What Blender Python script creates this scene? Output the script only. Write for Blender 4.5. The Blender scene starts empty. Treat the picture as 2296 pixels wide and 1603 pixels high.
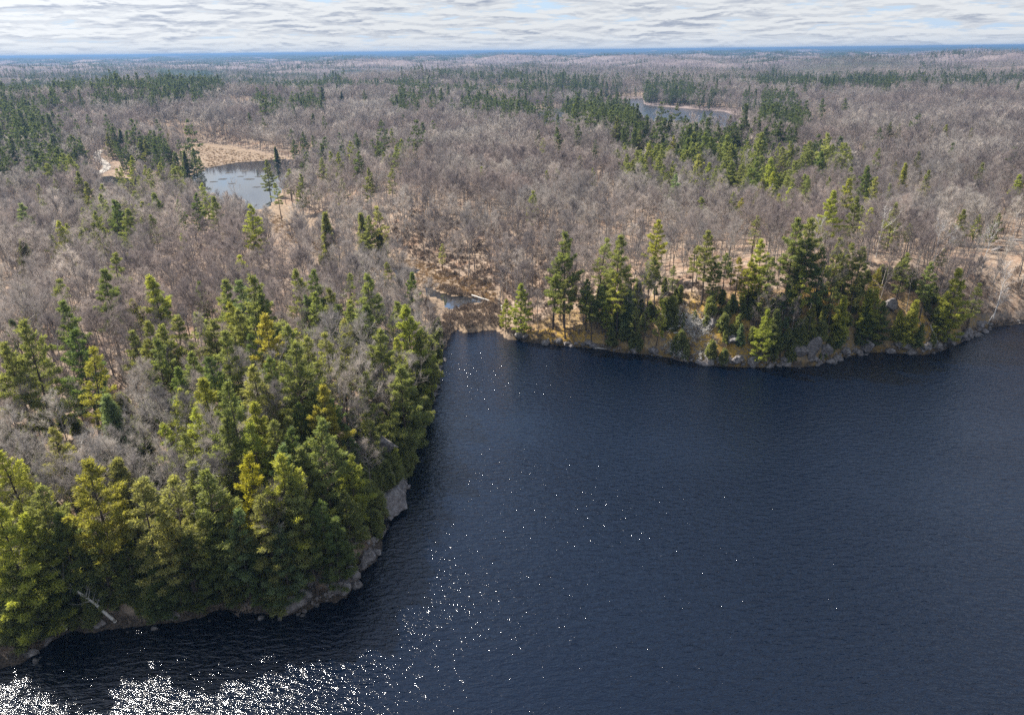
import bpy, math, random
import numpy as np
from mathutils import Vector, Matrix
random.seed(7)
rng = np.random.default_rng(11)
S = bpy.context.scene
COL = S.collection
PI = math.pi

# ------------------------------------------------------------------ camera, world, sun, exposure
CAM_Z = 75.0
F = 1580.0                     # focal length in units of a 2296 px wide picture
PITCH = math.atan((801.5 - 114.5) / F)
ROLL = math.radians(-0.64)
fwd = np.array([0, math.cos(PITCH), -math.sin(PITCH)])
r0 = np.array([1.0, 0, 0]); u0 = np.array([0, math.sin(PITCH), math.cos(PITCH)])
RIGHT = math.cos(ROLL) * r0 + math.sin(ROLL) * u0
UP = -math.sin(ROLL) * r0 + math.cos(ROLL) * u0
cam = bpy.data.cameras.new('camera'); camo = bpy.data.objects.new('camera', cam); COL.objects.link(camo)
cam.sensor_width = 36; cam.lens = 36 * F / 2296.0
cam.clip_start = 0.5; cam.clip_end = 90000
M = Matrix(((RIGHT[0], UP[0], -fwd[0], 0), (RIGHT[1], UP[1], -fwd[1], 0), (RIGHT[2], UP[2], -fwd[2], CAM_Z), (0, 0, 0, 1)))
camo.matrix_world = M
S.camera = camo

SUN_EL, SUN_AZ = math.radians(50), math.radians(-52)      # azimuth from +Y, clockwise
sd = Vector((math.sin(SUN_AZ) * math.cos(SUN_EL), math.cos(SUN_AZ) * math.cos(SUN_EL), math.sin(SUN_EL)))
sl = bpy.data.lights.new('sun', 'SUN'); sl.energy = 5.0; sl.angle = math.radians(0.5); sl.color = (1.0, 0.94, 0.85)
so = bpy.data.objects.new('sun', sl); COL.objects.link(so)
so.rotation_euler = sd.to_track_quat('Z', 'Y').to_euler(); so.location = (0, 0, 500)

W = bpy.data.worlds.new('World'); S.world = W; W.use_nodes = True
nt = W.node_tree; nt.nodes.clear()
class G:
    """small helper for writing node graphs"""
    def __init__(s, tree): s.t = tree
    def n(s, typ, **kw):
        nd = s.t.nodes.new(typ)
        for k, v in kw.items():
            if k == 'ins':
                for a, b in v.items():
                    if isinstance(b, bpy.types.NodeSocket): s.t.links.new(b, nd.inputs[a])
                    else: nd.inputs[a].default_value = b
            else: setattr(nd, k, v)
        return nd
    def m(s, op, a, b=None, c=None, clamp=False):
        nd = s.t.nodes.new('ShaderNodeMath'); nd.operation = op; nd.use_clamp = clamp
        for i, v in enumerate((a, b, c)):
            if v is None: continue
            if isinstance(v, bpy.types.NodeSocket): s.t.links.new(v, nd.inputs[i])
            else: nd.inputs[i].default_value = v
        return nd.outputs[0]
    def mix(s, f, a, b, typ='MIX'):
        nd = s.t.nodes.new('ShaderNodeMix'); nd.data_type = 'RGBA'; nd.blend_type = typ
        for i, v in ((0, f), (6, a), (7, b)):
            if isinstance(v, bpy.types.NodeSocket): s.t.links.new(v, nd.inputs[i])
            else:
                if i > 0 and len(v) == 3: v = (*v, 1)
                nd.inputs[i].default_value = v
        return nd.outputs[2]
    def ramp(s, f, lo, hi):
        nd = s.t.nodes.new('ShaderNodeMapRange'); nd.interpolation_type = 'SMOOTHSTEP'
        for i, v in enumerate((f, lo, hi, 0.0, 1.0)):
            if isinstance(v, bpy.types.NodeSocket): s.t.links.new(v, nd.inputs[i])
            else: nd.inputs[i].default_value = v
        return nd.outputs[0]
    def noise(s, vec, scale, detail=4, rough=0.55, dist=0.0):
        nd = s.n('ShaderNodeTexNoise'); nd.inputs['Scale'].default_value = scale; nd.inputs['Detail'].default_value = detail
        nd.inputs['Roughness'].default_value = rough; nd.inputs['Distortion'].default_value = dist
        if vec is not None: s.t.links.new(vec, nd.inputs['Vector'])
        return nd.outputs[0]
g = G(nt)
tc = g.n('ShaderNodeTexCoord')
sep = g.n('ShaderNodeSeparateXYZ', ins={0: tc.outputs['Generated']})
z = g.m('MAXIMUM', sep.outputs[2], 0.0)
zc = g.m('ADD', z, 0.090)
uu = g.m('DIVIDE', sep.outputs[0], zc); vv = g.m('DIVIDE', sep.outputs[1], zc)
SKZ = 11.1
pv = g.n('ShaderNodeCombineXYZ', ins={0: uu, 1: vv, 2: SKZ}).outputs[0]
# the same field looked up a little nearer the zenith: what differs is a cloud's lit top against its grey base
zc2 = g.m('ADD', z, g.m('ADD', g.m('MULTIPLY', zc, 0.028), 0.090))
pv2 = g.n('ShaderNodeCombineXYZ', ins={0: g.m('DIVIDE', sep.outputs[0], zc2), 1: g.m('DIVIDE', sep.outputs[1], zc2), 2: SKZ}).outputs[0]
# billows as wide as they are tall, so that cloud seen edge-on keeps its lumps
def ang(dz):
    v = g.n('ShaderNodeCombineXYZ', ins={0: g.m('MULTIPLY', sep.outputs[0], 13.0), 1: g.m('MULTIPLY', sep.outputs[1], 13.0), 2: g.m('MULTIPLY', g.m('ADD', sep.outputs[2], dz), 85.0)}).outputs[0]
    return g.noise(v, 1.0, 7, 0.62, 0.3)
a1 = ang(0.0); a2 = ang(0.0035); angw = g.ramp(z, 0.6, 0.02)
n1 = g.noise(pv, 2.2, 9, 0.62, 0.12); n2 = g.noise(pv2, 2.2, 9, 0.62, 0.12)
big = g.noise(pv, 0.22, 2, 0.5)
low = g.ramp(z, 0.42, 0.05)
dens = g.m('ADD', g.m('ADD', g.m('ADD', n1, g.m('MULTIPLY', g.m('MULTIPLY', g.m('SUBTRACT', a1, 0.5), 0.75), angw)), g.m('MULTIPLY', g.m('SUBTRACT', big, 0.5), 0.5)), g.m('MULTIPLY', low, 0.17))
mask = g.ramp(dens, 0.46, 0.60)
lit = g.ramp(g.m('ADD', g.m('MULTIPLY', g.m('SUBTRACT', n1, n2), 0.5), g.m('MULTIPLY', g.m('SUBTRACT', a1, a2), 0.8)), -0.085, 0.06)
thick = g.ramp(dens, 0.58, 0.80)
shade = g.m('MULTIPLY', g.m('SUBTRACT', 1.0, lit), g.m('ADD', 0.30, g.m('MULTIPLY', thick, 0.60)))
ccol = g.mix(shade, (3.95, 4.05, 4.15), (1.5, 1.75, 2.3))
sky = g.n('ShaderNodeTexSky', sky_type='NISHITA'); sky.sun_disc = False
sky.sun_elevation = SUN_EL; sky.sun_rotation = SUN_AZ % (2 * PI); sky.altitude = 300; sky.air_density = 1.0; sky.dust_density = 0.6; sky.ozone_density = 1.5
# cloud overhead and toward the sun is seen lit through, so it is brighter than the bank at the horizon
sdot = g.n('ShaderNodeVectorMath', operation='DOT_PRODUCT', ins={0: tc.outputs['Generated'], 1: tuple(sd)}).outputs['Value']
glow = g.m('ADD', 1.0, g.m('ADD', g.m('MULTIPLY', g.ramp(z, 0.05, 0.5), 0.0), g.m('MULTIPLY', g.ramp(sdot, 0.45, 1.0), 0.8)))
ccol = g.mix(1.0, ccol, g.n('ShaderNodeCombineColor', ins={0: glow, 1: glow, 2: glow}).outputs[0], 'MULTIPLY')
gap = g.mix(g.m('MULTIPLY', g.ramp(z, 0.30, 0.02), 0.85), sky.outputs[0], (2.3, 3.1, 4.3))
tot = g.mix(g.m('MULTIPLY', mask, 0.96), gap, ccol)
hz = g.m('MULTIPLY', g.ramp(z, 0.022, 0.0), 0.55)
tot = g.mix(hz, tot, (3.3, 3.6, 4.0))
bg = g.n('ShaderNodeBackground', ins={0: tot, 1: 0.1})
out = g.n('ShaderNodeOutputWorld'); nt.links.new(bg.outputs[0], out.inputs[0])
S.view_settings.view_transform = 'Standard'; S.view_settings.look = 'None'
S.view_settings.exposure = 1.05; S.view_settings.gamma = 1.0; S.view_settings.use_curve_mapping = False
S.render.engine = 'CYCLES'
cy = S.cycles
cy.max_bounces = 4; cy.diffuse_bounces = 2; cy.glossy_bounces = 2; cy.transmission_bounces = 2; cy.volume_bounces = 0; cy.transparent_max_bounces = 4
cy.use_denoising = False; cy.caustics_reflective = False; cy.caustics_refractive = False
cy.sample_clamp_indirect = 4.0; cy.use_adaptive_sampling = False

# ------------------------------------------------------------------ picture <-> place
def ray(px, py):
    x = (px - 1148.0) / F; y = (801.5 - py) / F
    d = x * RIGHT + y * UP + fwd
    return d / np.linalg.norm(d)
def on_plane(px, py, zz=0.0):
    d = ray(px, py); t = (zz - CAM_Z) / d[2]
    return np.array([d[0] * t, d[1] * t])
def project(P):
    v = P - np.array([0, 0, CAM_Z])
    dep = v @ fwd
    dep = np.where(dep < 0.1, 0.1, dep)
    return 1148 + F * (v @ RIGHT) / dep, 801.5 - F * (v @ UP) / dep
def poly_px(pts, zz=0.0): return np.array([on_plane(a, b, zz) for a, b in pts])
def inside(px, py, poly):
    r = np.zeros(px.shape, bool); n = len(poly)
    for i in range(n):
        x1, y1 = poly[i]; x2, y2 = poly[(i + 1) % n]
        c = ((y1 > py) != (y2 > py)) & (px < (x2 - x1) * (py - y1) / (y2 - y1 + 1e-12) + x1)
        r ^= c
    return r
def seg_dist(x, y, pts, closed=True):
    d = np.full(x.shape, 1e12); n = len(pts)
    for i in range(n if closed else n - 1):
        a = pts[i]; b = pts[(i + 1) % n]; e = b - a; L = e @ e + 1e-9
        t = np.clip(((x - a[0]) * e[0] + (y - a[1]) * e[1]) / L, 0, 1)
        d = np.minimum(d, (x - a[0] - t * e[0]) ** 2 + (y - a[1] - t * e[1]) ** 2)
    return np.sqrt(d)
def sdist(x, y, poly):
    d = seg_dist(x, y, poly); return np.where(inside(x, y, poly), -d, d)
def h2(ix, iy, s):
    n = (ix.astype(np.int64) * 374761393 + iy.astype(np.int64) * 668265263 + s * 1442695041) & 0xFFFFFFFF
    n = ((n ^ (n >> 13)) * 1274126177) & 0xFFFFFFFF
    n = n ^ (n >> 16)
    return (n & 0xFFFFFF) / float(0xFFFFFF)
def vnoise(x, y, s=0):
    ix = np.floor(x); iy = np.floor(y); fx = x - ix; fy = y - iy
    fx = fx * fx * fx * (fx * (fx * 6 - 15) + 10); fy = fy * fy * fy * (fy * (fy * 6 - 15) + 10)
    a = h2(ix, iy, s); b = h2(ix + 1, iy, s); c = h2(ix, iy + 1, s); d = h2(ix + 1, iy + 1, s)
    return (a + (b - a) * fx) * (1 - fy) + (c + (d - c) * fx) * fy
def fbm(x, y, o=4, s=0):
    r = 0; a = 0.5; t = 0
    for k in range(o):
        r = r + a * vnoise(x * 2 ** k + 17.3 * k, y * 2 ** k - 9.1 * k, s + k); t += a; a *= 0.5
    return r / t * 2 - 1
def sst(a, b, x):
    t = np.clip((x - a) / (b - a), 0, 1); return t * t * (3 - 2 * t)

# ------------------------------------------------------------------ shorelines, traced where they lie on the water plane
SHORE = [(-400, 1640), (-150, 1545), (0, 1496), (53, 1488), (85, 1464), (118, 1443), (154, 1423), (244, 1413), (358, 1403), (406, 1397), (496, 1374),
         (581, 1380), (634, 1388), (691, 1370), (719, 1350), (752, 1348), (792, 1318), (804, 1289), (837, 1256), (857, 1216),
         (853, 1190), (868, 1165), (888, 1140), (890, 1118), (904, 1094), (916, 1060), (926, 1020), (945, 985), (962, 940), (975, 880), (984, 830),
         (992, 795), (1002, 765), (1012, 745), (1025, 735), (1045, 746), (1075, 743), (1110, 738), (1135, 759), (1180, 767), (1250, 774),
         (1310, 779), (1370, 786), (1420, 793), (1500, 802), (1560, 813), (1620, 821), (1700, 825), (1740, 821), (1800, 824), (1840, 817),
         (1900, 800), (1950, 792), (2010, 790), (2080, 795), (2110, 785), (2150, 770), (2190, 750), (2230, 732), (2296, 725), (2500, 702), (2900, 690), (3300, 700)]
shore_w = poly_px(SHORE)
LAKE = np.vstack([shore_w, [[520, 100], [560, -300], [0, -420], [-420, -300], [-260, 10]]])
POND_Z = 1.2; FAR_Z = 2.0
POND = poly_px([(-60, 415), (60, 407), (140, 404), (196, 399), (245, 395), (290, 400), (315, 408), (400, 398), (450, 387), (466, 376), (520, 366), (560, 362), (640, 357),
                (700, 361), (700, 385), (650, 398), (625, 440), (600, 468), (560, 474), (520, 470), (460, 452), (400, 432), (300, 420), (200, 417), (60, 422), (-60, 428)], POND_Z)
FARL = poly_px([(1180, 266), (1196, 256), (1270, 250), (1295, 240), (1325, 228), (1440, 221), (1447, 236), (1540, 244), (1620, 250), (1660, 262), (1700, 268), (1720, 276),
                (1800, 276), (1830, 282), (1700, 296), (1400, 292), (1190, 284)], FAR_Z)
ISLE = poly_px([(1262, 270), (1290, 250), (1350, 243), (1425, 246), (1434, 262), (1415, 276), (1300, 282)], FAR_Z)
TINY = poly_px([(388, 187), (400, 186), (404, 189), (390, 190)], 2.0)
POOL_A = poly_px([(872, 600), (900, 597), (940, 603), (942, 609), (920, 616), (895, 619), (882, 612)], 0.9)
POOL_B = poly_px([(948, 645), (965, 643), (985, 655), (1020, 664), (1092, 668), (1080, 680), (1040, 683), (1012, 698), (1000, 690), (990, 672), (960, 664)], 0.6)
STREAM = poly_px([(1050, 745), (1035, 728), (1012, 712), (995, 700), (975, 672), (950, 640), (915, 612), (880, 600), (850, 588), (800, 580), (760, 570), (700, 535), (660, 510), (620, 488), (590, 468)], 0.5)
MEADOW = poly_px([(366, 330), (430, 322), (500, 326), (560, 340), (640, 356), (690, 362), (560, 364), (470, 378), (450, 350), (400, 340)], 1.4)
def lake_d(x, y):
    d = sdist(x, y, LAKE)
    return d + 1.1 * fbm(x / 7, y / 7, 3, 5) * sst(400, 200, np.hypot(x, y))
def water_d(x, y):
    """nearest inland water: signed distance and its level"""
    P = [(POND, POND_Z), (FARL, FAR_Z), (POOL_A, 0.9), (POOL_B, 0.6), (TINY, 2.0)]
    best = np.full(x.shape, 1e9); lv = np.zeros(x.shape)
    for k, (p, l) in enumerate(P):
        d = sdist(x, y, p)
        if k == 1: d = np.maximum(d, -sdist(x, y, ISLE))
        m = d < best; best = np.where(m, d, best); lv = np.where(m, l, lv)
    return best, lv
hill = on_plane(60, 335)
BUMPS = [(on_plane(1640, 735), 5.0, 17), (on_plane(1880, 700), 6.0, 20), (on_plane(760, 1080), 3.0, 12)]
def height(x, y, canopy=False):
    x = np.asarray(x, float); y = np.asarray(y, float); D = np.hypot(x, y)
    near = D < 1900
    dl = np.full(x.shape, 999.0); dw = np.full(x.shape, 999.0); lv = np.zeros(x.shape); dv = np.full(x.shape, 999.0); dm = dv.copy()
    if near.any():
        xn, yn = x[near], y[near]
        dl[near] = lake_d(xn, yn); a, b = water_d(xn, yn); dw[near] = a; lv[near] = b
        dv[near] = seg_dist(xn, yn, STREAM, False); dm[near] = sdist(xn, yn, MEADOW)
    h = 9 + 5 * fbm(x / 140, y / 140, 3, 21) + 2.2 * fbm(x / 37, y / 37, 3, 31) + sst(380, 700, D) * (3 + 20 * fbm(x / 230 + 5, y / 160, 2, 22))
    h = h + sst(500, 2500, D) * (4 + 30 * fbm(x / 650 + 3, y / 420, 3, 41)) + sst(3000, 12000, D) * (22 * fbm(x / 2600, y / 2600, 3, 51) + 2)
    h = h + sst(14000, 26000, D) * (14 + 26 * fbm(x / 5200 + 2, y / 5200, 3, 61)) + sst(18000, 26000, D) * sst(0.12, 0.4, x / (D + 1)) * 40
    h = h + 11 * np.exp(-((x - hill[0]) ** 2 + (y - hill[1]) ** 2) / (2 * 90 ** 2))
    h = np.where(h < 6, 3 + 3 * np.exp((h - 6) / 6), h); h = np.where((h > 62), 62 + (h - 62) * 0.3, h)
    L = 11 + 7 * fbm(x / 30, y / 30, 2, 71)
    s = 1 - np.exp(-np.maximum(dl, 0) / L)
    h = h * (0.1 + 0.9 * s) * sst(-0.5, 3.0, dl) + 3.2 * s * sst(60, 12, dl)
    near_sh = np.exp(-np.maximum(dl, 0) / 14) * (dl > 0)
    rock = np.abs(fbm(x / 5, y / 5, 4, 81)) * 2.6 + 0.9 * (fbm(x / 1.7, y / 1.7, 2, 91))
    h = h + near_sh * rock * sst(0.2, 3, dl) * sst(-20, 10, x)
    for (bxy, ba, bs) in BUMPS: h = h + ba * np.exp(-((x - bxy[0]) ** 2 + (y - bxy[1]) ** 2) / (2 * bs * bs)) * sst(0, 9, dl)
    v = sst(6, 48, dv + 5 * fbm(x / 14, y / 14, 3, 14))
    h = h * v + (1 - v) * np.minimum(h, 1.1 + 0.35 * fbm(x / 6, y / 6, 3, 15) + dv * 0.02)
    w = sst(0, 1, dw / (50 + 300 * sst(380, 520, D))); h = h * w + (1 - w) * (lv + 0.35 + np.maximum(dw, 0) * 0.05)
    w = sst(0, 35, dm); h = h * w + (1 - w) * (1.7 + 0.2 * fbm(x / 5, y / 5, 2, 16))
    h = np.where(dw < 0, lv - 0.25 + 0.12 * np.maximum(dw, -12), h)
    h = np.where(dl < 0, -0.25 + 0.3 * np.maximum(dl, -20), np.where(dl < 900, np.maximum(h, 0.12), h))
    if canopy:
        c = sst(1500, 3200, D) * (dw > 25)
        h = h + c * (9 + 5 * fbm(x / 60, y / 60, 3, 33) + 3 * fbm(x / 15, y / 15, 2, 34) + sst(4000, 9000, D) * 8 * fbm(x / 300, y / 300, 4, 35))
    return h

# ------------------------------------------------------------------ materials
def mat(name):
    m = bpy.data.materials.new(name); m.use_nodes = True; t = m.node_tree; t.nodes.clear(); gg = G(t)
    o = gg.n('ShaderNodeOutputMaterial'); return m, gg, o
def pr(gg, **ins):
    return gg.n('ShaderNodeBsdfPrincipled', ins={k.replace('_', ' '): v for k, v in ins.items()})
def bump(gg, h, strength, dist):
    return gg.n('ShaderNodeBump', ins={'Height': h, 'Strength': strength, 'Distance': dist}).outputs[0]

def mat_ground():
    m, q, o = mat('forest_ground')
    geo = q.n('ShaderNodeNewGeometry'); P = geo.outputs['Position']
    at = q.n('ShaderNodeAttribute', attribute_name='zone'); sp = q.n('ShaderNodeSeparateColor', ins={0: at.outputs['Color']})
    moss, wet, far = sp.outputs
    nA = q.noise(P, 0.9, 6, 0.65); nB = q.noise(P, 0.12, 4, 0.6); nC = q.noise(P, 4.0, 4, 0.7); nD = q.noise(P, 0.035, 3, 0.6)
    litter = q.mix(q.ramp(nA, 0.35, 0.68), (0.18, 0.125, 0.088), (0.385, 0.30, 0.225))
    litter = q.mix(q.m('MULTIPLY', q.ramp(nC, 0.5, 0.7), 0.5), litter, (0.13, 0.09, 0.06))
    litter = q.mix(q.m('MULTIPLY', q.ramp(nB, 0.45, 0.7), 0.45), litter, (0.24, 0.12, 0.065))
    rockc = q.mix(q.ramp(nC, 0.3, 0.7), (0.09, 0.075, 0.062), (0.24, 0.205, 0.175))
    rockc = q.mix(q.m('MULTIPLY', q.ramp(nA, 0.5, 0.65), 0.5), rockc, (0.10, 0.085, 0.075))
    nz = q.n('ShaderNodeSeparateXYZ', ins={0: geo.outputs['Normal']}).outputs[2]
    slope = q.ramp(q.m('ADD', nz, q.m('MULTIPLY', q.m('SUBTRACT', nA, 0.5), 0.9)), 0.66, 0.50)
    c = q.mix(slope, litter, rockc)
    pz = q.n('ShaderNodeSeparateXYZ', ins={0: P}).outputs[2]
    shorem = q.m('MULTIPLY', q.ramp(q.m('ADD', pz, q.m('MULTIPLY', nA, 1.0)), 2.3, 1.3), q.m('SUBTRACT', 1.0, wet))
    c = q.mix(shorem, c, q.mix(q.ramp(nC, .4, .65), (0.035, 0.028, 0.022), (0.115, 0.09, 0.07)))
    mossc = q.mix(q.ramp(nC, 0.4, 0.65), (0.42, 0.27, 0.055), (0.20, 0.12, 0.04))
    c = q.mix(q.m('MULTIPLY', moss, q.ramp(nA, 0.36, 0.52)), c, mossc)
    wetc = q.mix(q.ramp(nA, 0.35, 0.6), (0.09, 0.066, 0.048), (0.31, 0.225, 0.15))
    c = q.mix(wet, c, wetc)
    # far away the ground sheet is the treetops themselves
    fa = q.noise(P, 0.012, 5, 0.6); fb = q.noise(P, 0.0016, 4, 0.6)
    bare = q.mix(q.ramp(fa, 0.3, 0.7), (0.13, 0.10, 0.10), (0.24, 0.19, 0.175))
    con = q.mix(q.ramp(fa, 0.3, 0.7), (0.012, 0.024, 0.014), (0.035, 0.055, 0.028))
    dist = q.n('ShaderNodeVectorMath', operation='LENGTH', ins={0: P}).outputs['Value']
    thr = q.m('SUBTRACT', 0.53, q.m('MULTIPLY', q.ramp(dist, 2500.0, 9000.0), 0.17))
    fc = q.mix(q.ramp(q.m('ADD', fb, q.m('MULTIPLY', q.m('SUBTRACT', fa, 0.5), 0.25)), thr, q.m('ADD', thr, 0.05)), bare, con)
    c = q.mix(far, c, fc)
    hgt = q.m('ADD', q.m('MULTIPLY', nA, 0.6), q.m('MULTIPLY', nC, 0.25))
    b = pr(q, Base_Color=c, Roughness=0.92, Normal=bump(q, hgt, 0.7, 0.5)); b.inputs['Specular IOR Level'].default_value = 0.15
    q.t.links.new(b.outputs[0], o.inputs[0]); return m

def mat_water(name, calm=1.0, base=(0.0004, 0.0026, 0.0088), ior=1.58):
    m, q, o = mat(name)
    P = q.n('ShaderNodeNewGeometry').outputs['Position']
    def mp(rot, sc, loc=(0, 0, 0)):
        return q.n('ShaderNodeMapping', ins={'Vector': P, 'Rotation': (0, 0, math.radians(rot)), 'Scale': (sc[0], sc[1], 0.0), 'Location': loc}).outputs[0]
    a = q.noise(mp(-24, (0.5, 1.3)), 1.0, 3, 0.55, 0.5)
    b = q.noise(mp(28, (0.9, 2.3), (5, 3, 0)), 1.0, 3, 0.6, 0.4)
    c = q.noise(mp(0, (4.6, 5.8)), 1.0, 2, 0.6)
    gust = q.ramp(q.noise(mp(10, (0.009, 0.017)), 1.0, 3, 0.5), 0.3, 0.7)
    amp = q.m('ADD', 0.50, q.m('MULTIPLY', gust, 0.75))
    h = q.m('ADD', q.m('ADD', a, q.m('MULTIPLY', b, 0.38)), q.m('MULTIPLY', c, 0.095))
    h = q.m('MULTIPLY', h, amp)
    bs = pr(q, Base_Color=(*base, 1), Roughness=0.085 if calm > 0.1 else 0.015, IOR=ior, Normal=bump(q, h, 1.0, 0.36 * calm))
    q.t.links.new(bs.outputs[0], o.inputs[0]); return m

def mat_needles():
    m, q, o = mat('pine_needles')
    oi = q.n('ShaderNodeObjectInfo'); at = q.n('ShaderNodeAttribute', attribute_name='tint')
    r = oi.outputs['Random']; v = at.outputs['Fac']
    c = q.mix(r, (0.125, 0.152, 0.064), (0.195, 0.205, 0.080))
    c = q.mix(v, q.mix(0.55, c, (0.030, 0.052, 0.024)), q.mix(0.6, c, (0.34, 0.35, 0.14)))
    c = q.mix(1.0, c, oi.outputs['Color'], 'MULTIPLY')
    b = pr(q, Base_Color=c, Roughness=0.6); b.inputs['Specular IOR Level'].default_value = 0.25
    tr = q.n('ShaderNodeBsdfTranslucent', ins={0: q.mix(1.0, c, (1.7, 1.7, 0.85), 'MULTIPLY')})
    mx = q.n('ShaderNodeMixShader', ins={0: 0.48, 1: b.outputs[0], 2: tr.outputs[0]})
    q.t.links.new(mx.outputs[0], o.inputs[0]); return m

def mat_bark(name, a, b_, scale=2.0, rnd=0.5, thin=0.0):
    m, q, o = mat(name)
    oi = q.n('ShaderNodeObjectInfo'); P = q.n('ShaderNodeTexCoord').outputs['Object']
    n = q.noise(P, scale, 4, 0.7)
    c = q.mix(q.ramp(n, 0.3, 0.7), a, b_)
    f = q.m('ADD', 1.0 - rnd * 0.5, q.m('MULTIPLY', oi.outputs['Random'], rnd))
    cc = q.n('ShaderNodeCombineColor', ins={0: f, 1: f, 2: q.m('ADD', q.m('MULTIPLY', f, 0.9), 0.1)}).outputs[0]
    c = q.mix(1.0, c, cc, 'MULTIPLY')
    if thin:                        # stands of pinker, greyer and paler wood, patch by patch
        w1 = q.noise(oi.outputs['Location'], 0.016, 3, 0.6); w2 = q.noise(oi.outputs['Location'], 0.055, 3, 0.6)
        c = q.mix(q.ramp(w1, 0.38, 0.62), c, q.mix(1.0, c, (0.70, 0.64, 0.65), 'MULTIPLY'))
        c = q.mix(q.ramp(w2, 0.45, 0.70), c, q.mix(1.0, c, (1.42, 1.38, 1.34), 'MULTIPLY'))
    b = pr(q, Base_Color=c, Roughness=0.85); b.inputs['Specular IOR Level'].default_value = 0.2
    if thin:                        # the flat twigs stand for round ones, lit from either side
        tr = q.n('ShaderNodeBsdfTranslucent', ins={0: c}); mx = q.n('ShaderNodeMixShader', ins={0: thin, 1: b.outputs[0], 2: tr.outputs[0]}); b = mx
    q.t.links.new(b.outputs[0], o.inputs[0]); return m

def mat_rock():
    m, q, o = mat('granite')
    P = q.n('ShaderNodeNewGeometry').outputs['Position']; oi = q.n('ShaderNodeObjectInfo')
    n = q.noise(P, 1.3, 6, 0.7); n2 = q.noise(P, 6.0, 4, 0.7)
    c = q.mix(q.ramp(n, 0.35, 0.65), (0.06, 0.054, 0.05), (0.27, 0.25, 0.24))
    c = q.mix(q.m('MULTIPLY', q.ramp(n2, 0.5, 0.7), 0.5), c, (0.25, 0.165, 0.14))
    c = q.mix(q.m('MULTIPLY', oi.outputs['Random'], 0.4), c, (0.20, 0.17, 0.16))
    pz = q.n('ShaderNodeSeparateXYZ', ins={0: P}).outputs[2]
    c = q.mix(q.m('MULTIPLY', q.ramp(pz, 0.35, 0.1), 0.7), c, (0.04, 0.038, 0.035))
    b = pr(q, Base_Color=c, Roughness=0.8, Normal=bump(q, q.m('ADD', n, q.m('MULTIPLY', n2, 0.3)), 0.8, 0.35))
    q.t.links.new(b.outputs[0], o.inputs[0]); return m

def mat_plain(name, a, b_, scale, rough=0.9, transl=0.0):
    m, q, o = mat(name)
    oi = q.n('ShaderNodeObjectInfo'); P = q.n('ShaderNodeNewGeometry').outputs['Position']
    c = q.mix(q.ramp(q.noise(P, scale, 4, 0.7), 0.3, 0.7), a, b_)
    f = q.m('ADD', 0.75, q.m('MULTIPLY', oi.outputs['Random'], 0.5))
    cc = q.n('ShaderNodeCombineColor', ins={0: f, 1: f, 2: f}).outputs[0]
    c = q.mix(1.0, c, cc, 'MULTIPLY')
    b = pr(q, Base_Color=c, Roughness=rough); b.inputs['Specular IOR Level'].default_value = 0.15
    q.t.links.new(b.outputs[0], o.inputs[0]); return m

MG = mat_ground(); MW = mat_water('lake_water'); MWP = mat_water('pond_water', 0.012, (0.016, 0.018, 0.020), 3.2)
MN = mat_needles(); MR = mat_rock()
MBP = mat_bark('pine_bark', (0.055, 0.042, 0.034), (0.14, 0.11, 0.09))
MBT = mat_bark('grey_bark', (0.16, 0.138, 0.12), (0.36, 0.32, 0.28), 2.0, 0.7)
MBX = mat_bark('twig_bark', (0.262, 0.238, 0.216), (0.455, 0.415, 0.378), 0.3, 0.9, 0.45)
MBW = mat_bark('white_bark', (0.42, 0.39, 0.36), (0.66, 0.63, 0.60), 3.0, 0.2)
MBR = mat_plain('dry_brush', (0.15, 0.115, 0.09), (0.33, 0.26, 0.20), 0.8)
MGR = mat_plain('dry_grass', (0.28, 0.19, 0.10), (0.50, 0.36, 0.20), 0.5)
MTK = mat_plain('pale_gravel', (0.24, 0.215, 0.19), (0.44, 0.40, 0.35), 0.7)
MWD = mat_plain('bleached_wood', (0.40, 0.37, 0.33), (0.66, 0.63, 0.58), 2.0)
MWM = mat_plain('dead_weed', (0.03, 0.027, 0.024), (0.09, 0.08, 0.07), 1.0)
MMO = mat_plain('golden_moss', (0.30, 0.19, 0.04), (0.50, 0.33, 0.06), 2.0)

# ------------------------------------------------------------------ mesh helpers
def mesh(name, V, Fq, m, smooth=False, tint=None):
    """V (n,3) ; Fq list of (k,3) / (k,4) int arrays"""
    V = np.asarray(V, np.float32); me = bpy.data.meshes.new(name)
    Fq = [np.asarray(f, np.int32) for f in Fq if len(f)]
    nl = sum(f.size for f in Fq); npoly = sum(len(f) for f in Fq)
    me.vertices.add(len(V)); me.vertices.foreach_set('co', V.ravel())
    me.loops.add(nl); me.loops.foreach_set('vertex_index', np.concatenate([f.ravel() for f in Fq]))
    tot = np.concatenate([np.full(len(f), f.shape[1], np.int32) for f in Fq])
    me.polygons.add(npoly); me.polygons.foreach_set('loop_start', np.concatenate([[0], np.cumsum(tot)[:-1]]).astype(np.int32))
    me.update(calc_edges=True)
    if smooth: me.polygons.foreach_set('use_smooth', np.ones(npoly, bool))
    if tint is not None:
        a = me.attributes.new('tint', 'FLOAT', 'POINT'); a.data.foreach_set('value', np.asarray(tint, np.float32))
    me.materials.append(m); return me
def add(name, me, parent=None, loc=(0, 0, 0), rot=(0, 0, 0), sc=1.0):
    o = bpy.data.objects.new(name, me); COL.objects.link(o); o.location = loc; o.rotation_euler = rot
    o.scale = (sc, sc, sc) if not hasattr(sc, '__len__') else sc
    if parent: o.parent = parent
    return o
def tag(o, label, cat, group=None):
    o['label'] = label; o['category'] = cat
    if group: o['group'] = group
    return o
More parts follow.
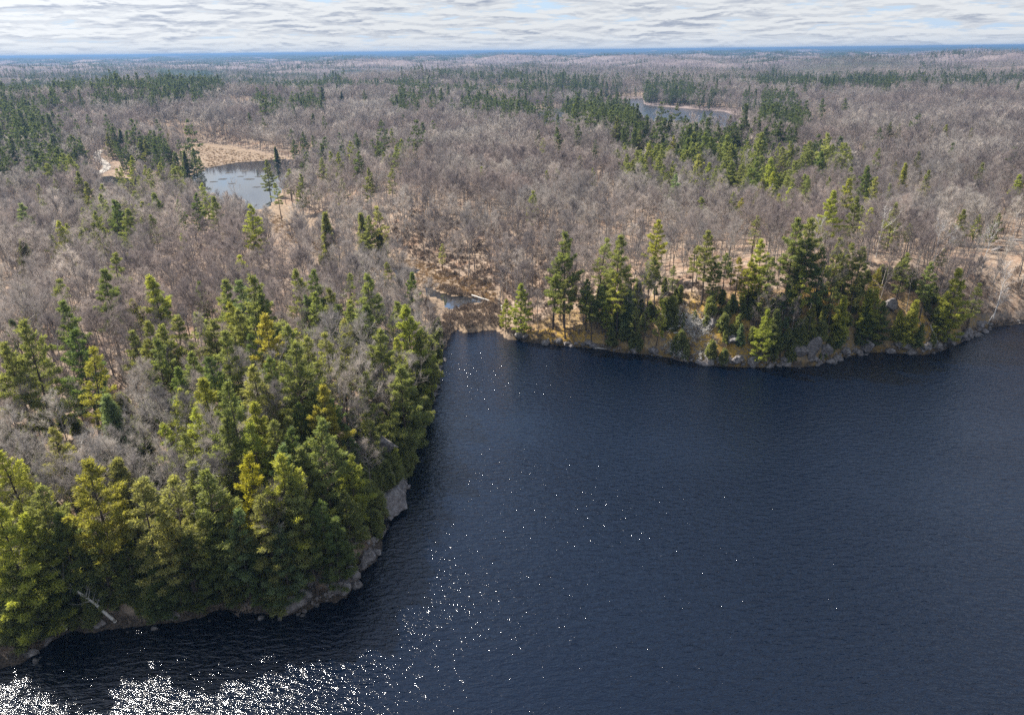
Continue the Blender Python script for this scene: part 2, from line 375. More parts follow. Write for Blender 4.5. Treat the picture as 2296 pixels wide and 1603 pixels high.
class TB:
    """collects tapering tubes and slivers"""
    def __init__(s): s.V = []; s.Q = []; s.T = []; s.n = 0
    def tube(s, pts, rad, sides=5):
        pts = np.asarray(pts, float); k = len(pts)
        t = np.gradient(pts, axis=0); t /= np.linalg.norm(t, axis=1)[:, None] + 1e-9
        ref = np.array([0.0, 0, 1]) if abs(t[0][2]) < 0.8 else np.array([1.0, 0, 0])
        a = np.cross(t, ref); a /= np.linalg.norm(a, axis=1)[:, None] + 1e-9; b = np.cross(t, a)
        an = np.arange(sides) * 2 * PI / sides
        ring = pts[:, None, :] + np.asarray(rad)[:, None, None] * (np.cos(an)[None, :, None] * a[:, None, :] + np.sin(an)[None, :, None] * b[:, None, :])
        s.V.append(ring.reshape(-1, 3))
        i = np.arange(k - 1)[:, None] * sides + np.arange(sides)[None, :]; j = np.arange(k - 1)[:, None] * sides + (np.arange(sides)[None, :] + 1) % sides
        s.Q.append(np.stack([i, j, j + sides, i + sides], -1).reshape(-1, 4) + s.n); s.n += k * sides
    def slivers(s, P, Dr, w):
        """thin flat tapering twigs: base P, vector Dr, width w"""
        P = np.asarray(P); Dr = np.asarray(Dr); n = len(P)
        if not n: return
        side = np.cross(Dr, rng.normal(size=(n, 3))); side /= np.linalg.norm(side, axis=1)[:, None] + 1e-9
        side *= (np.asarray(w) * 0.5)[:, None] if hasattr(w, '__len__') else w * 0.5
        s.V.append(np.stack([P - side, P + side, P + Dr], 1).reshape(-1, 3))
        s.T.append(np.arange(n * 3).reshape(-1, 3) + s.n); s.n += n * 3
    def mesh(s, name, m, tint=None): return mesh(name, np.vstack(s.V), [np.vstack(s.Q) if s.Q else [], np.vstack(s.T) if s.T else []], m, False, tint)

def blades(P, Dr, w, tintv):
    n = len(P); side = np.cross(Dr, rng.normal(size=(n, 3))); side /= np.linalg.norm(side, axis=1)[:, None] + 1e-9
    side = side * (w * 0.5)[:, None]; mid = P + Dr * 0.55
    V = np.stack([P, mid - side, P + Dr, mid + side], 1).reshape(-1, 3)
    return V, np.arange(n * 4).reshape(-1, 4), np.repeat(tintv, 4)

def conifer(seed, H=20.0, style='pine', bare=0.35, R=4.0, nb=9, dens=1.0, lod=False):
    r = np.random.default_rng(seed); tr = TB()
    zz = np.linspace(0, 1, 9)
    bend = np.cumsum(r.normal(0, 0.12, (9, 2)), 0) * (zz[:, None] ** 0.5)
    tp = np.column_stack([bend[:, 0], bend[:, 1], zz * H]); tp[0, 2] = -0.8
    r_tr = 0.27 if style == 'pine' else 0.17
    tr.tube(tp, r_tr * (1 - zz * 0.93), 4 if lod else 7)
    def ax(z_): return np.array([np.interp(z_, tp[:, 2], tp[:, 0]), np.interp(z_, tp[:, 2], tp[:, 1]), z_])
    C, DD, TT = [], [], []; z_ = H * bare; k = 0
    step = (1.45 if style == 'pine' else 0.66) * (1.7 if lod else 1)
    while z_ < H - 0.3:
        f = (z_ - H * bare) / (H * (1 - bare))
        if style == 'pine': prof = (0.62 + 1.5 * f) if f < 0.24 else 0.97 * ((1 - f) / 0.76) ** 0.92 + 0.02
        else: prof = (1 - f) ** 0.85 * (0.6 + 0.4 * min(1, f * 6)) + 0.04
        nl = 5 if style == 'pine' else 6
        if lod: nl = 4
        a0 = r.uniform(0, 6.28)
        for j in range(nl):
            if style == 'pine' and r.random() < 0.12: continue
            L = R * prof * (r.uniform(0.55, 1.35) if style == 'pine' else r.uniform(.55, 1.25))
            if L < 0.3: L = 0.3
            az = a0 + j * 2 * PI / nl + r.normal(0, 0.25)
            if style == 'pine': el = (-0.08 + 0.75 * f ** 1.6) + r.normal(0, 0.10)
            else: el = (-0.30 + 0.75 * f) + r.normal(0, 0.07)
            o = ax(z_ + r.normal(0, 0.2)); dh = np.array([math.cos(az), math.sin(az), 0]); sdv = np.array([-math.sin(az), math.cos(az), 0])
            cv = 0.14 if style == 'pine' else 0.05
            t5 = np.linspace(0, 1, 4); pts = o + dh * (L * math.cos(el) * t5)[:, None]; pts[:, 2] += L * (math.sin(el) * t5 + cv * t5 ** 2)
            if not lod: tr.tube(pts, 0.055 * (1.05 - t5), 3)
            n = max(3, int(L * (13 if style == 'pine' else 10) * dens * (0.35 if lod else 1)))
            t = r.uniform(0.10 if style != 'pine' else 0.28, 1.03, n) ** 0.75
            wd = (np.clip(1.12 - t, 0, 1) * 0.36 * L + 0.12) * (1 if style == 'pine' else 0.8)
            sgn = r.uniform(-1, 1, n); lat = sgn * wd
            c = o + dh * (L * math.cos(el) * t)[:, None] + sdv * lat[:, None]
            c[:, 2] += L * (math.sin(el) * t + cv * t ** 2) + r.normal(0.04, 0.09 if style == 'pine' else .13, n) - np.abs(lat) * 0.05
            d = dh * 0.75 + sdv * (sgn * 0.7)[:, None] + np.array([0, 0, 0.38 if style == 'pine' else 0.0])
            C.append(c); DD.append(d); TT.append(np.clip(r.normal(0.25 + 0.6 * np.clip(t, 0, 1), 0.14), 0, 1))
        z_ += step * r.uniform(0.7, 1.25) * (1 - 0.35 * f); k += 1
    n = 26 if not lod else 8                                       # leader tuft
    C.append(ax(H - 0.6) + r.normal(0, 0.18, (n, 3))); DD.append(np.tile([0, 0, 1.0], (n, 1)) + r.normal(0, 0.4, (n, 3))); TT.append(r.uniform(0.5, 1, n))
    C = np.vstack(C); DD = np.vstack(DD); TT = np.concatenate(TT)
    m_ = nb if not lod else 4
    P = np.repeat(C, m_, 0) + r.normal(0, 0.11, (len(C) * m_, 3))
    D = np.repeat(DD, m_, 0) + r.normal(0, 0.62, (len(C) * m_, 3)); D /= np.linalg.norm(D, axis=1)[:, None]
    ln = r.uniform(0.28, 0.60, len(P)) * (1.9 if lod else 1.0); wdt = r.uniform(0.08, 0.14, len(P)) * (3.2 if lod else 1.0)
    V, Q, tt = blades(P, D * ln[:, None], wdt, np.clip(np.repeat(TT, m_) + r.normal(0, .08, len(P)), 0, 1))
    return tr, (V, Q, tt)

def conifer_meshes(name, **k):
    tr, (V, Q, tt) = conifer(**k)
    return tr.mesh(name + '_trunk', MBP), mesh(name + '_crown', V, [Q], MN, False, tt), k.get('H', 20.0)

def bare_tree(seed, H=18.0, R=3.2, fork=0.45, prim=15, sec=7, tw=11, lod=0):
    """leafless hardwood: trunk with limbs, and a crown of fine twigs"""
    r = np.random.default_rng(seed); tr = TB(); cr = TB(); k = [1.0, 1.8, 3.2][lod]
    zz = np.linspace(0, 1, 7); bend = np.cumsum(r.normal(0, 0.22, (7, 2)), 0) * zz[:, None]
    tp = np.column_stack([bend[:, 0], bend[:, 1], zz * H * 0.9]); tp[0, 2] = -0.8
    tr.tube(tp, (0.17 * (1 - zz * 0.88)) * (1.0 if lod < 2 else 1.3), [6, 4, 3][lod])
    TP, TD, TW = [], [], []
    for i in range(prim):
        f = i / (prim - 1); z_ = H * (fork + (0.86 - fork) * f + r.normal(0, 0.015)); az = i * 2.4 + r.normal(0, 0.4)
        o = np.array([np.interp(z_, tp[:, 2], tp[:, 0]), np.interp(z_, tp[:, 2], tp[:, 1]), z_])
        L = R * (1.25 - 0.62 * f) * r.uniform(0.75, 1.25) * (0.75 + 0.5 * math.sin(PI * min(1, f + 0.25)))
        el = 0.55 + 0.45 * f + r.normal(0, 0.12); t = np.linspace(0, 1, 4)
        dh = np.array([math.cos(az), math.sin(az), 0])
        pts = o + dh * (L * math.cos(el) * t)[:, None]; pts[:, 2] += L * (math.sin(el) * t + 0.28 * t ** 2)
        pts[1:] += r.normal(0, 0.07 * L / 3, (3, 3))
        tr.tube(pts, 0.062 * (1.1 - t) * min(k, 2.0), 3)
        for j in range(sec if lod == 0 else (5 if lod == 1 else 3)):
            tt = r.uniform(0.3, 1.0); b = np.array([np.interp(tt, t, pts[:, q_]) for q_ in range(3)])
            L2 = L * r.uniform(0.28, 0.5) * (1.15 - 0.4 * tt); d2 = pts[-1] - pts[0]; d2 = d2 / np.linalg.norm(d2) + r.normal(0, 0.5, 3); d2[2] += 0.35
            d2 /= np.linalg.norm(d2); e = b + d2 * L2
            if lod < 2: cr.tube([b, b + d2 * L2 * 0.5 + r.normal(0, .04, 3), e], np.array([0.026, 0.018, 0.009]) * k, 3)
            m_ = [tw, 7, 5][lod]; q_ = r.uniform(0.1, 1.0, m_)
            bp = b + d2 * (L2 * q_)[:, None]; dd = d2 * 0.75 + r.normal(0, 0.55, (m_, 3)); dd[:, 2] += 0.3; dd /= np.linalg.norm(dd, axis=1)[:, None]
            ll = r.uniform(0.55, 1.25, m_) * (1.0 if lod == 0 else 1.15)
            TP.append(bp); TD.append(dd * ll[:, None]); TW.append(r.uniform(0.026, 0.042, m_) * [1, 2.4, 5.5][lod])
            if lod == 0:
                for _ in range(2):
                    s_ = r.uniform(0.3, 0.85, m_); bp2 = bp + dd * (ll * s_)[:, None]; d3 = dd + r.normal(0, 0.5, (m_, 3)); d3[:, 2] += 0.15
                    d3 /= np.linalg.norm(d3, axis=1)[:, None]
                    TP.append(bp2); TD.append(d3 * r.uniform(0.35, 0.75, m_)[:, None]); TW.append(np.full(m_, 0.024))
    cr.slivers(np.vstack(TP), np.vstack(TD), np.concatenate(TW))
    return tr, cr

# ------------------------------------------------------------------ the ground: one sheet, rings about the viewpoint's foot out to 30 km
MOSS = [[(1500, 700), (1560, 675), (1670, 690), (1710, 740), (1700, 822), (1560, 805), (1490, 770)], [(1180, 740), (1300, 735), (1400, 770), (1250, 770)],
        [(1770, 640), (1860, 640), (1900, 720), (1800, 740)], [(2040, 700), (2130, 700), (2150, 760), (2080, 785), (2010, 780)]]
WARM = [(1150, 745), (1250, 700), (1500, 660), (1900, 640), (2150, 680), (2230, 720), (2150, 768), (2000, 785), (1840, 815), (1700, 824), (1500, 800), (1250, 772)]
def build_ground():
    a_in = np.arange(-47, 47.01, 0.3); a_out = np.arange(50, 311, 6.5)
    ang = np.radians(np.concatenate([a_in, a_out])); nA = len(ang)
    rr = [18.0]
    while rr[-1] < 30000:
        x = rr[-1]; rr.append(x * (1.0085 if x < 320 else (1.0075 if x < 1500 else (1.012 if x < 4000 else 1.02))))
    rr = np.array(rr); nR = len(rr)
    A, Rr = np.meshgrid(ang, rr)
    X = np.sin(A) * Rr; Y = np.cos(A) * Rr; Z = height(X, Y, True)
    V = np.column_stack([X.ravel(), Y.ravel(), Z.ravel()]); V = np.vstack([V, [[0, 0, -6]]])
    i = np.arange(nR - 1)[:, None] * nA + np.arange(nA)[None, :]; j = np.arange(nR - 1)[:, None] * nA + (np.arange(nA)[None, :] + 1) % nA
    Q = np.stack([j, i, i + nA, j + nA], -1).reshape(-1, 4)
    c = np.arange(nA); T = np.stack([np.full(nA, len(V) - 1), c, (c + 1) % nA], -1)
    me = mesh('ground', V, [Q[:, ::-1], T], MG, True)
    px, py = project(V)
    z_ = np.zeros((len(V), 4), np.float32); z_[:, 3] = 1
    nearV = (np.hypot(V[:, 0], V[:, 1]) < 260) & (V[:, 1] > 20)
    for p in MOSS: z_[:, 0] = np.maximum(z_[:, 0], (nearV & inside(px, py, p)) * 1.0)
    z_[:, 0] = np.maximum(z_[:, 0], (nearV & inside(px, py, WARM)) * 0.5)
    xv, yv = V[:, 0], V[:, 1]; D = np.hypot(xv, yv); m = D < 1600
    wet = np.zeros(len(V)); dv = seg_dist(xv[m], yv[m], STREAM, False); dw, _ = water_d(xv[m], yv[m]); dm = sdist(xv[m], yv[m], MEADOW)
    wet[m] = np.maximum(np.maximum(sst(15, 7, dv), sst(9, 3, dw) * (V[m, 2] < 4) * (D[m] < 700)), sst(6, 0, dm))
    z_[:, 1] = wet; z_[:, 2] = sst(1400, 2400, D); z_[m, 2] = np.maximum(z_[m, 2], 0.85 * sst(45, 12, dw) * (D[m] > 720))
    # trees round the clearings keep the floor brown; the small rock openings in the far woods stay open
    a = me.color_attributes.new('zone', 'FLOAT_COLOR', 'POINT'); a.data.foreach_set('color', z_.ravel())
    o = add('ground', me); o['kind'] = 'structure'; return o
build_ground()
def flat(name, poly, zz, m, grow=0.0):
    P = np.asarray(poly); n = len(P)
    if grow:
        c = P.mean(0); area = np.sum(P[:, 0] * np.roll(P[:, 1], -1) - np.roll(P[:, 0], -1) * P[:, 1]); s = 1 if area > 0 else -1
        t = np.roll(P, -1, 0) - np.roll(P, 1, 0); t /= np.linalg.norm(t, axis=1)[:, None]; P = P + s * grow * np.column_stack([t[:, 1], -t[:, 0]])
    me = bpy.data.meshes.new(name); me.from_pydata([(x, y, zz) for x, y in P], [], [tuple(range(n))]); me.update()
    if me.polygons[0].normal.z < 0: me.flip_normals()
    me.materials.append(m); o = add(name, me); o['kind'] = 'structure'; return o
flat('lake_water', [(-700, -600), (900, -600), (900, 420), (-700, 420)], 0.0, MW)
flat('pond_water', POND, POND_Z, MWP, 3.0)
flat('far_lake_water', FARL, FAR_Z, mat_water('far_water', 1.2, (0.016, 0.020, 0.024), 3.0), 6.0)
flat('beaver_pool_water', POOL_A, 0.9, MWP, 1.0); flat('marsh_pool_water', POOL_B, 0.6, MWP, 1.0); flat('distant_pond_water', TINY, 2.0, MWP, 6.0)

def hgt1(x, y): return float(height(np.array([x]), np.array([y]))[0])
def by_top(px, py, h):
    """where a tree h metres tall stands if its tip shows at this pixel"""
    d = ray(px, py); t = np.concatenate([np.arange(30, 500, 0.7), np.arange(500, 2600, 3.0)])
    X, Y, Z = d[0] * t, d[1] * t, CAM_Z + d[2] * t
    ok = (Z - height(X, Y)) <= h
    k = int(np.argmax(ok)) if ok.any() else len(t) - 1
    return X[k], Y[k]
def by_foot(px, py): return by_top(px, py, 0.02)

# ------------------------------------------------------------------ tree forms
PINES = {}
for nm, kw in {'a': dict(seed=1, bare=0.30, R=3.7), 'b': dict(seed=2, bare=0.36, R=3.4), 'c': dict(seed=3, bare=0.22, R=3.9), 'd': dict(seed=4, bare=0.46, R=3.1, dens=0.85),
               'e': dict(seed=5, bare=0.08, R=4.2, dens=1.0), 'f': dict(seed=6, bare=0.05, R=3.6, style='fir', H=16.0), 'g': dict(seed=7, bare=0.08, R=2.6, style='fir', H=15.0),
               'h': dict(seed=8, bare=0.34, R=3.2, dens=0.6), 'i': dict(seed=9, bare=0.52, R=3.1, dens=.9), 'j': dict(seed=10, bare=0.24, R=4.5, dens=.8)}.items():
    PINES[nm] = conifer_meshes('pine', **kw)
LODP = [conifer_meshes('far_pine', seed=20 + i, bare=b, R=rr_, style=st, lod=True) for i, (b, rr_, st) in enumerate([(0.3, 4.2, 'pine'), (0.15, 4.4, 'pine'), (0.45, 3.6, 'pine'), (0.08, 3.2, 'fir')])]
BARES = []
for i, (H, R, fk) in enumerate([(18, 3.1, .45), (18, 3.6, .38), (18, 2.6, .52), (18, 4.2, .32), (18, 3.0, .48), (18, 3.4, .42), (18, 2.4, .60), (18, 4.6, .30)]):
    tr, cr = bare_tree(50 + i, H, R, fk); BARES.append((tr.mesh('bare_trunk', MBT), cr.mesh('bare_crown', MBX), H))
WH = []
for i, (R, fk) in enumerate([(3.0, .40), (4.2, .30)]):
    tr, cr = bare_tree(90 + i, 16, R, fk, prim=11, sec=5, tw=7); WH.append((tr.mesh('white_trunk', MBW), cr.mesh('white_crown', MBW), 16))
def joined(trm, crm, name):
    """trunk and crown as one mesh, for the masses of woodland"""
    me = bpy.data.meshes.new(name); import bmesh
    b = bmesh.new(); b.from_mesh(trm); n0 = len(b.faces); b.from_mesh(crm); b.faces.ensure_lookup_table()
    for f in b.faces[n0:]: f.material_index = 1
    b.to_mesh(me); b.free(); me.materials.append(trm.materials[0]); me.materials.append(crm.materials[0]); return me
def hidden_collection(name, meshes):
    c = bpy.data.collections.new(name)
    for i, m in enumerate(meshes):
        c.objects.link(bpy.data.objects.new('%s_form_%02d' % (name, i), m))
    return c
def scatter(name, P, scale, coll, label, cat=None, tilt=0.05, nvar=1):
    """one mass of repeated growth: points carrying turn, size and form"""
    n = len(P); me = bpy.data.meshes.new(name); me.vertices.add(n); me.vertices.foreach_set('co', np.asarray(P, np.float32).ravel())
    rot = np.column_stack([rng.normal(0, tilt, n), rng.normal(0, tilt, n), rng.uniform(0, 2 * PI, n)]).astype(np.float32)
    a = me.attributes.new('rot', 'FLOAT_VECTOR', 'POINT'); a.data.foreach_set('vector', rot.ravel())
    a = me.attributes.new('scl', 'FLOAT_VECTOR', 'POINT'); s = np.asarray(scale, float)
    wv = rng.uniform(0.72, 1.28, n); a.data.foreach_set('vector', np.column_stack([s * wv, s * wv, s]).astype(np.float32).ravel())
    a = me.attributes.new('form', 'INT', 'POINT'); a.data.foreach_set('value', rng.integers(0, nvar, n).astype(np.int32))
    o = add(name, me); ng = bpy.data.node_groups.new(name, 'GeometryNodeTree')
    ng.interface.new_socket('Geometry', in_out='INPUT', socket_type='NodeSocketGeometry'); ng.interface.new_socket('Geometry', in_out='OUTPUT', socket_type='NodeSocketGeometry')
    N = ng.nodes.new; L = ng.links.new
    i = N('NodeGroupInput'); u = N('NodeGroupOutput'); ip = N('GeometryNodeInstanceOnPoints'); ci = N('GeometryNodeCollectionInfo')
    ci.inputs['Collection'].default_value = coll; ci.inputs['Separate Children'].default_value = True; ci.inputs['Reset Children'].default_value = True
    def na(nm, ty):
        x = N('GeometryNodeInputNamedAttribute'); x.data_type = ty; x.inputs['Name'].default_value = nm; return x.outputs['Attribute']
    L(i.outputs[0], ip.inputs['Points']); L(ci.outputs[0], ip.inputs['Instance']); ip.inputs['Pick Instance'].default_value = True
    L(na('form', 'INT'), ip.inputs['Instance Index']); L(na('scl', 'FLOAT_VECTOR'), ip.inputs['Scale'])
    er = N('FunctionNodeEulerToRotation'); L(na('rot', 'FLOAT_VECTOR'), er.inputs[0]); L(er.outputs[0], ip.inputs['Rotation'])
    L(ip.outputs[0], u.inputs[0]); md = o.modifiers.new('scatter', 'NODES'); md.node_group = ng
    o['kind'] = 'stuff'; o['label'] = label
    if cat: o['category'] = cat
    return o

TINTS = {'n': (1, 1, 1, 1), 'd': (0.66, 0.76, 0.74, 1), 'y': (1.35, 1.15, 0.72, 1), 'p': (1.35, 1.25, 1.3, 1), 'g': (1.75, 1.55, 0.55, 1), 'b': (1.5, 1.45, 0.9, 1), 'k': (0.9, 1.02, 1.35, 1)}
TW_ = {'n': 'green', 'd': 'dark green', 'y': 'yellow-green', 'p': 'pale green', 'g': 'golden yellow', 'b': 'bright green', 'k': 'blue-green'}
def place_conifer(x, y, h, form, tint, label, group=None, lean=(0, 0), var=0.10):
    trm, crm, H = PINES[form]
    fir = form in 'fg'
    e = bpy.data.objects.new('fir_tree' if fir else 'pine_tree', None); COL.objects.link(e)
    e.location = (x, y, hgt1(x, y)); s = h / H; e.rotation_euler = (lean[0], lean[1], random.uniform(0, 6.28))
    w = s * random.uniform(0.9, 1.12) if h > 14 else s * 1.12
    e.scale = (w, w, s); tag(e, label, 'fir tree' if fir else 'pine tree', group)
    t = add('trunk', trm, e); c = add('crown', crm, e)
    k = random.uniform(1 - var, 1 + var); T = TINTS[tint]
    if math.hypot(x, y) > 420: k *= 0.75  # far crowns darkened: the shade of distance is put into their colour
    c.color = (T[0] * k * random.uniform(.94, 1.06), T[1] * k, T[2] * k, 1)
    return e
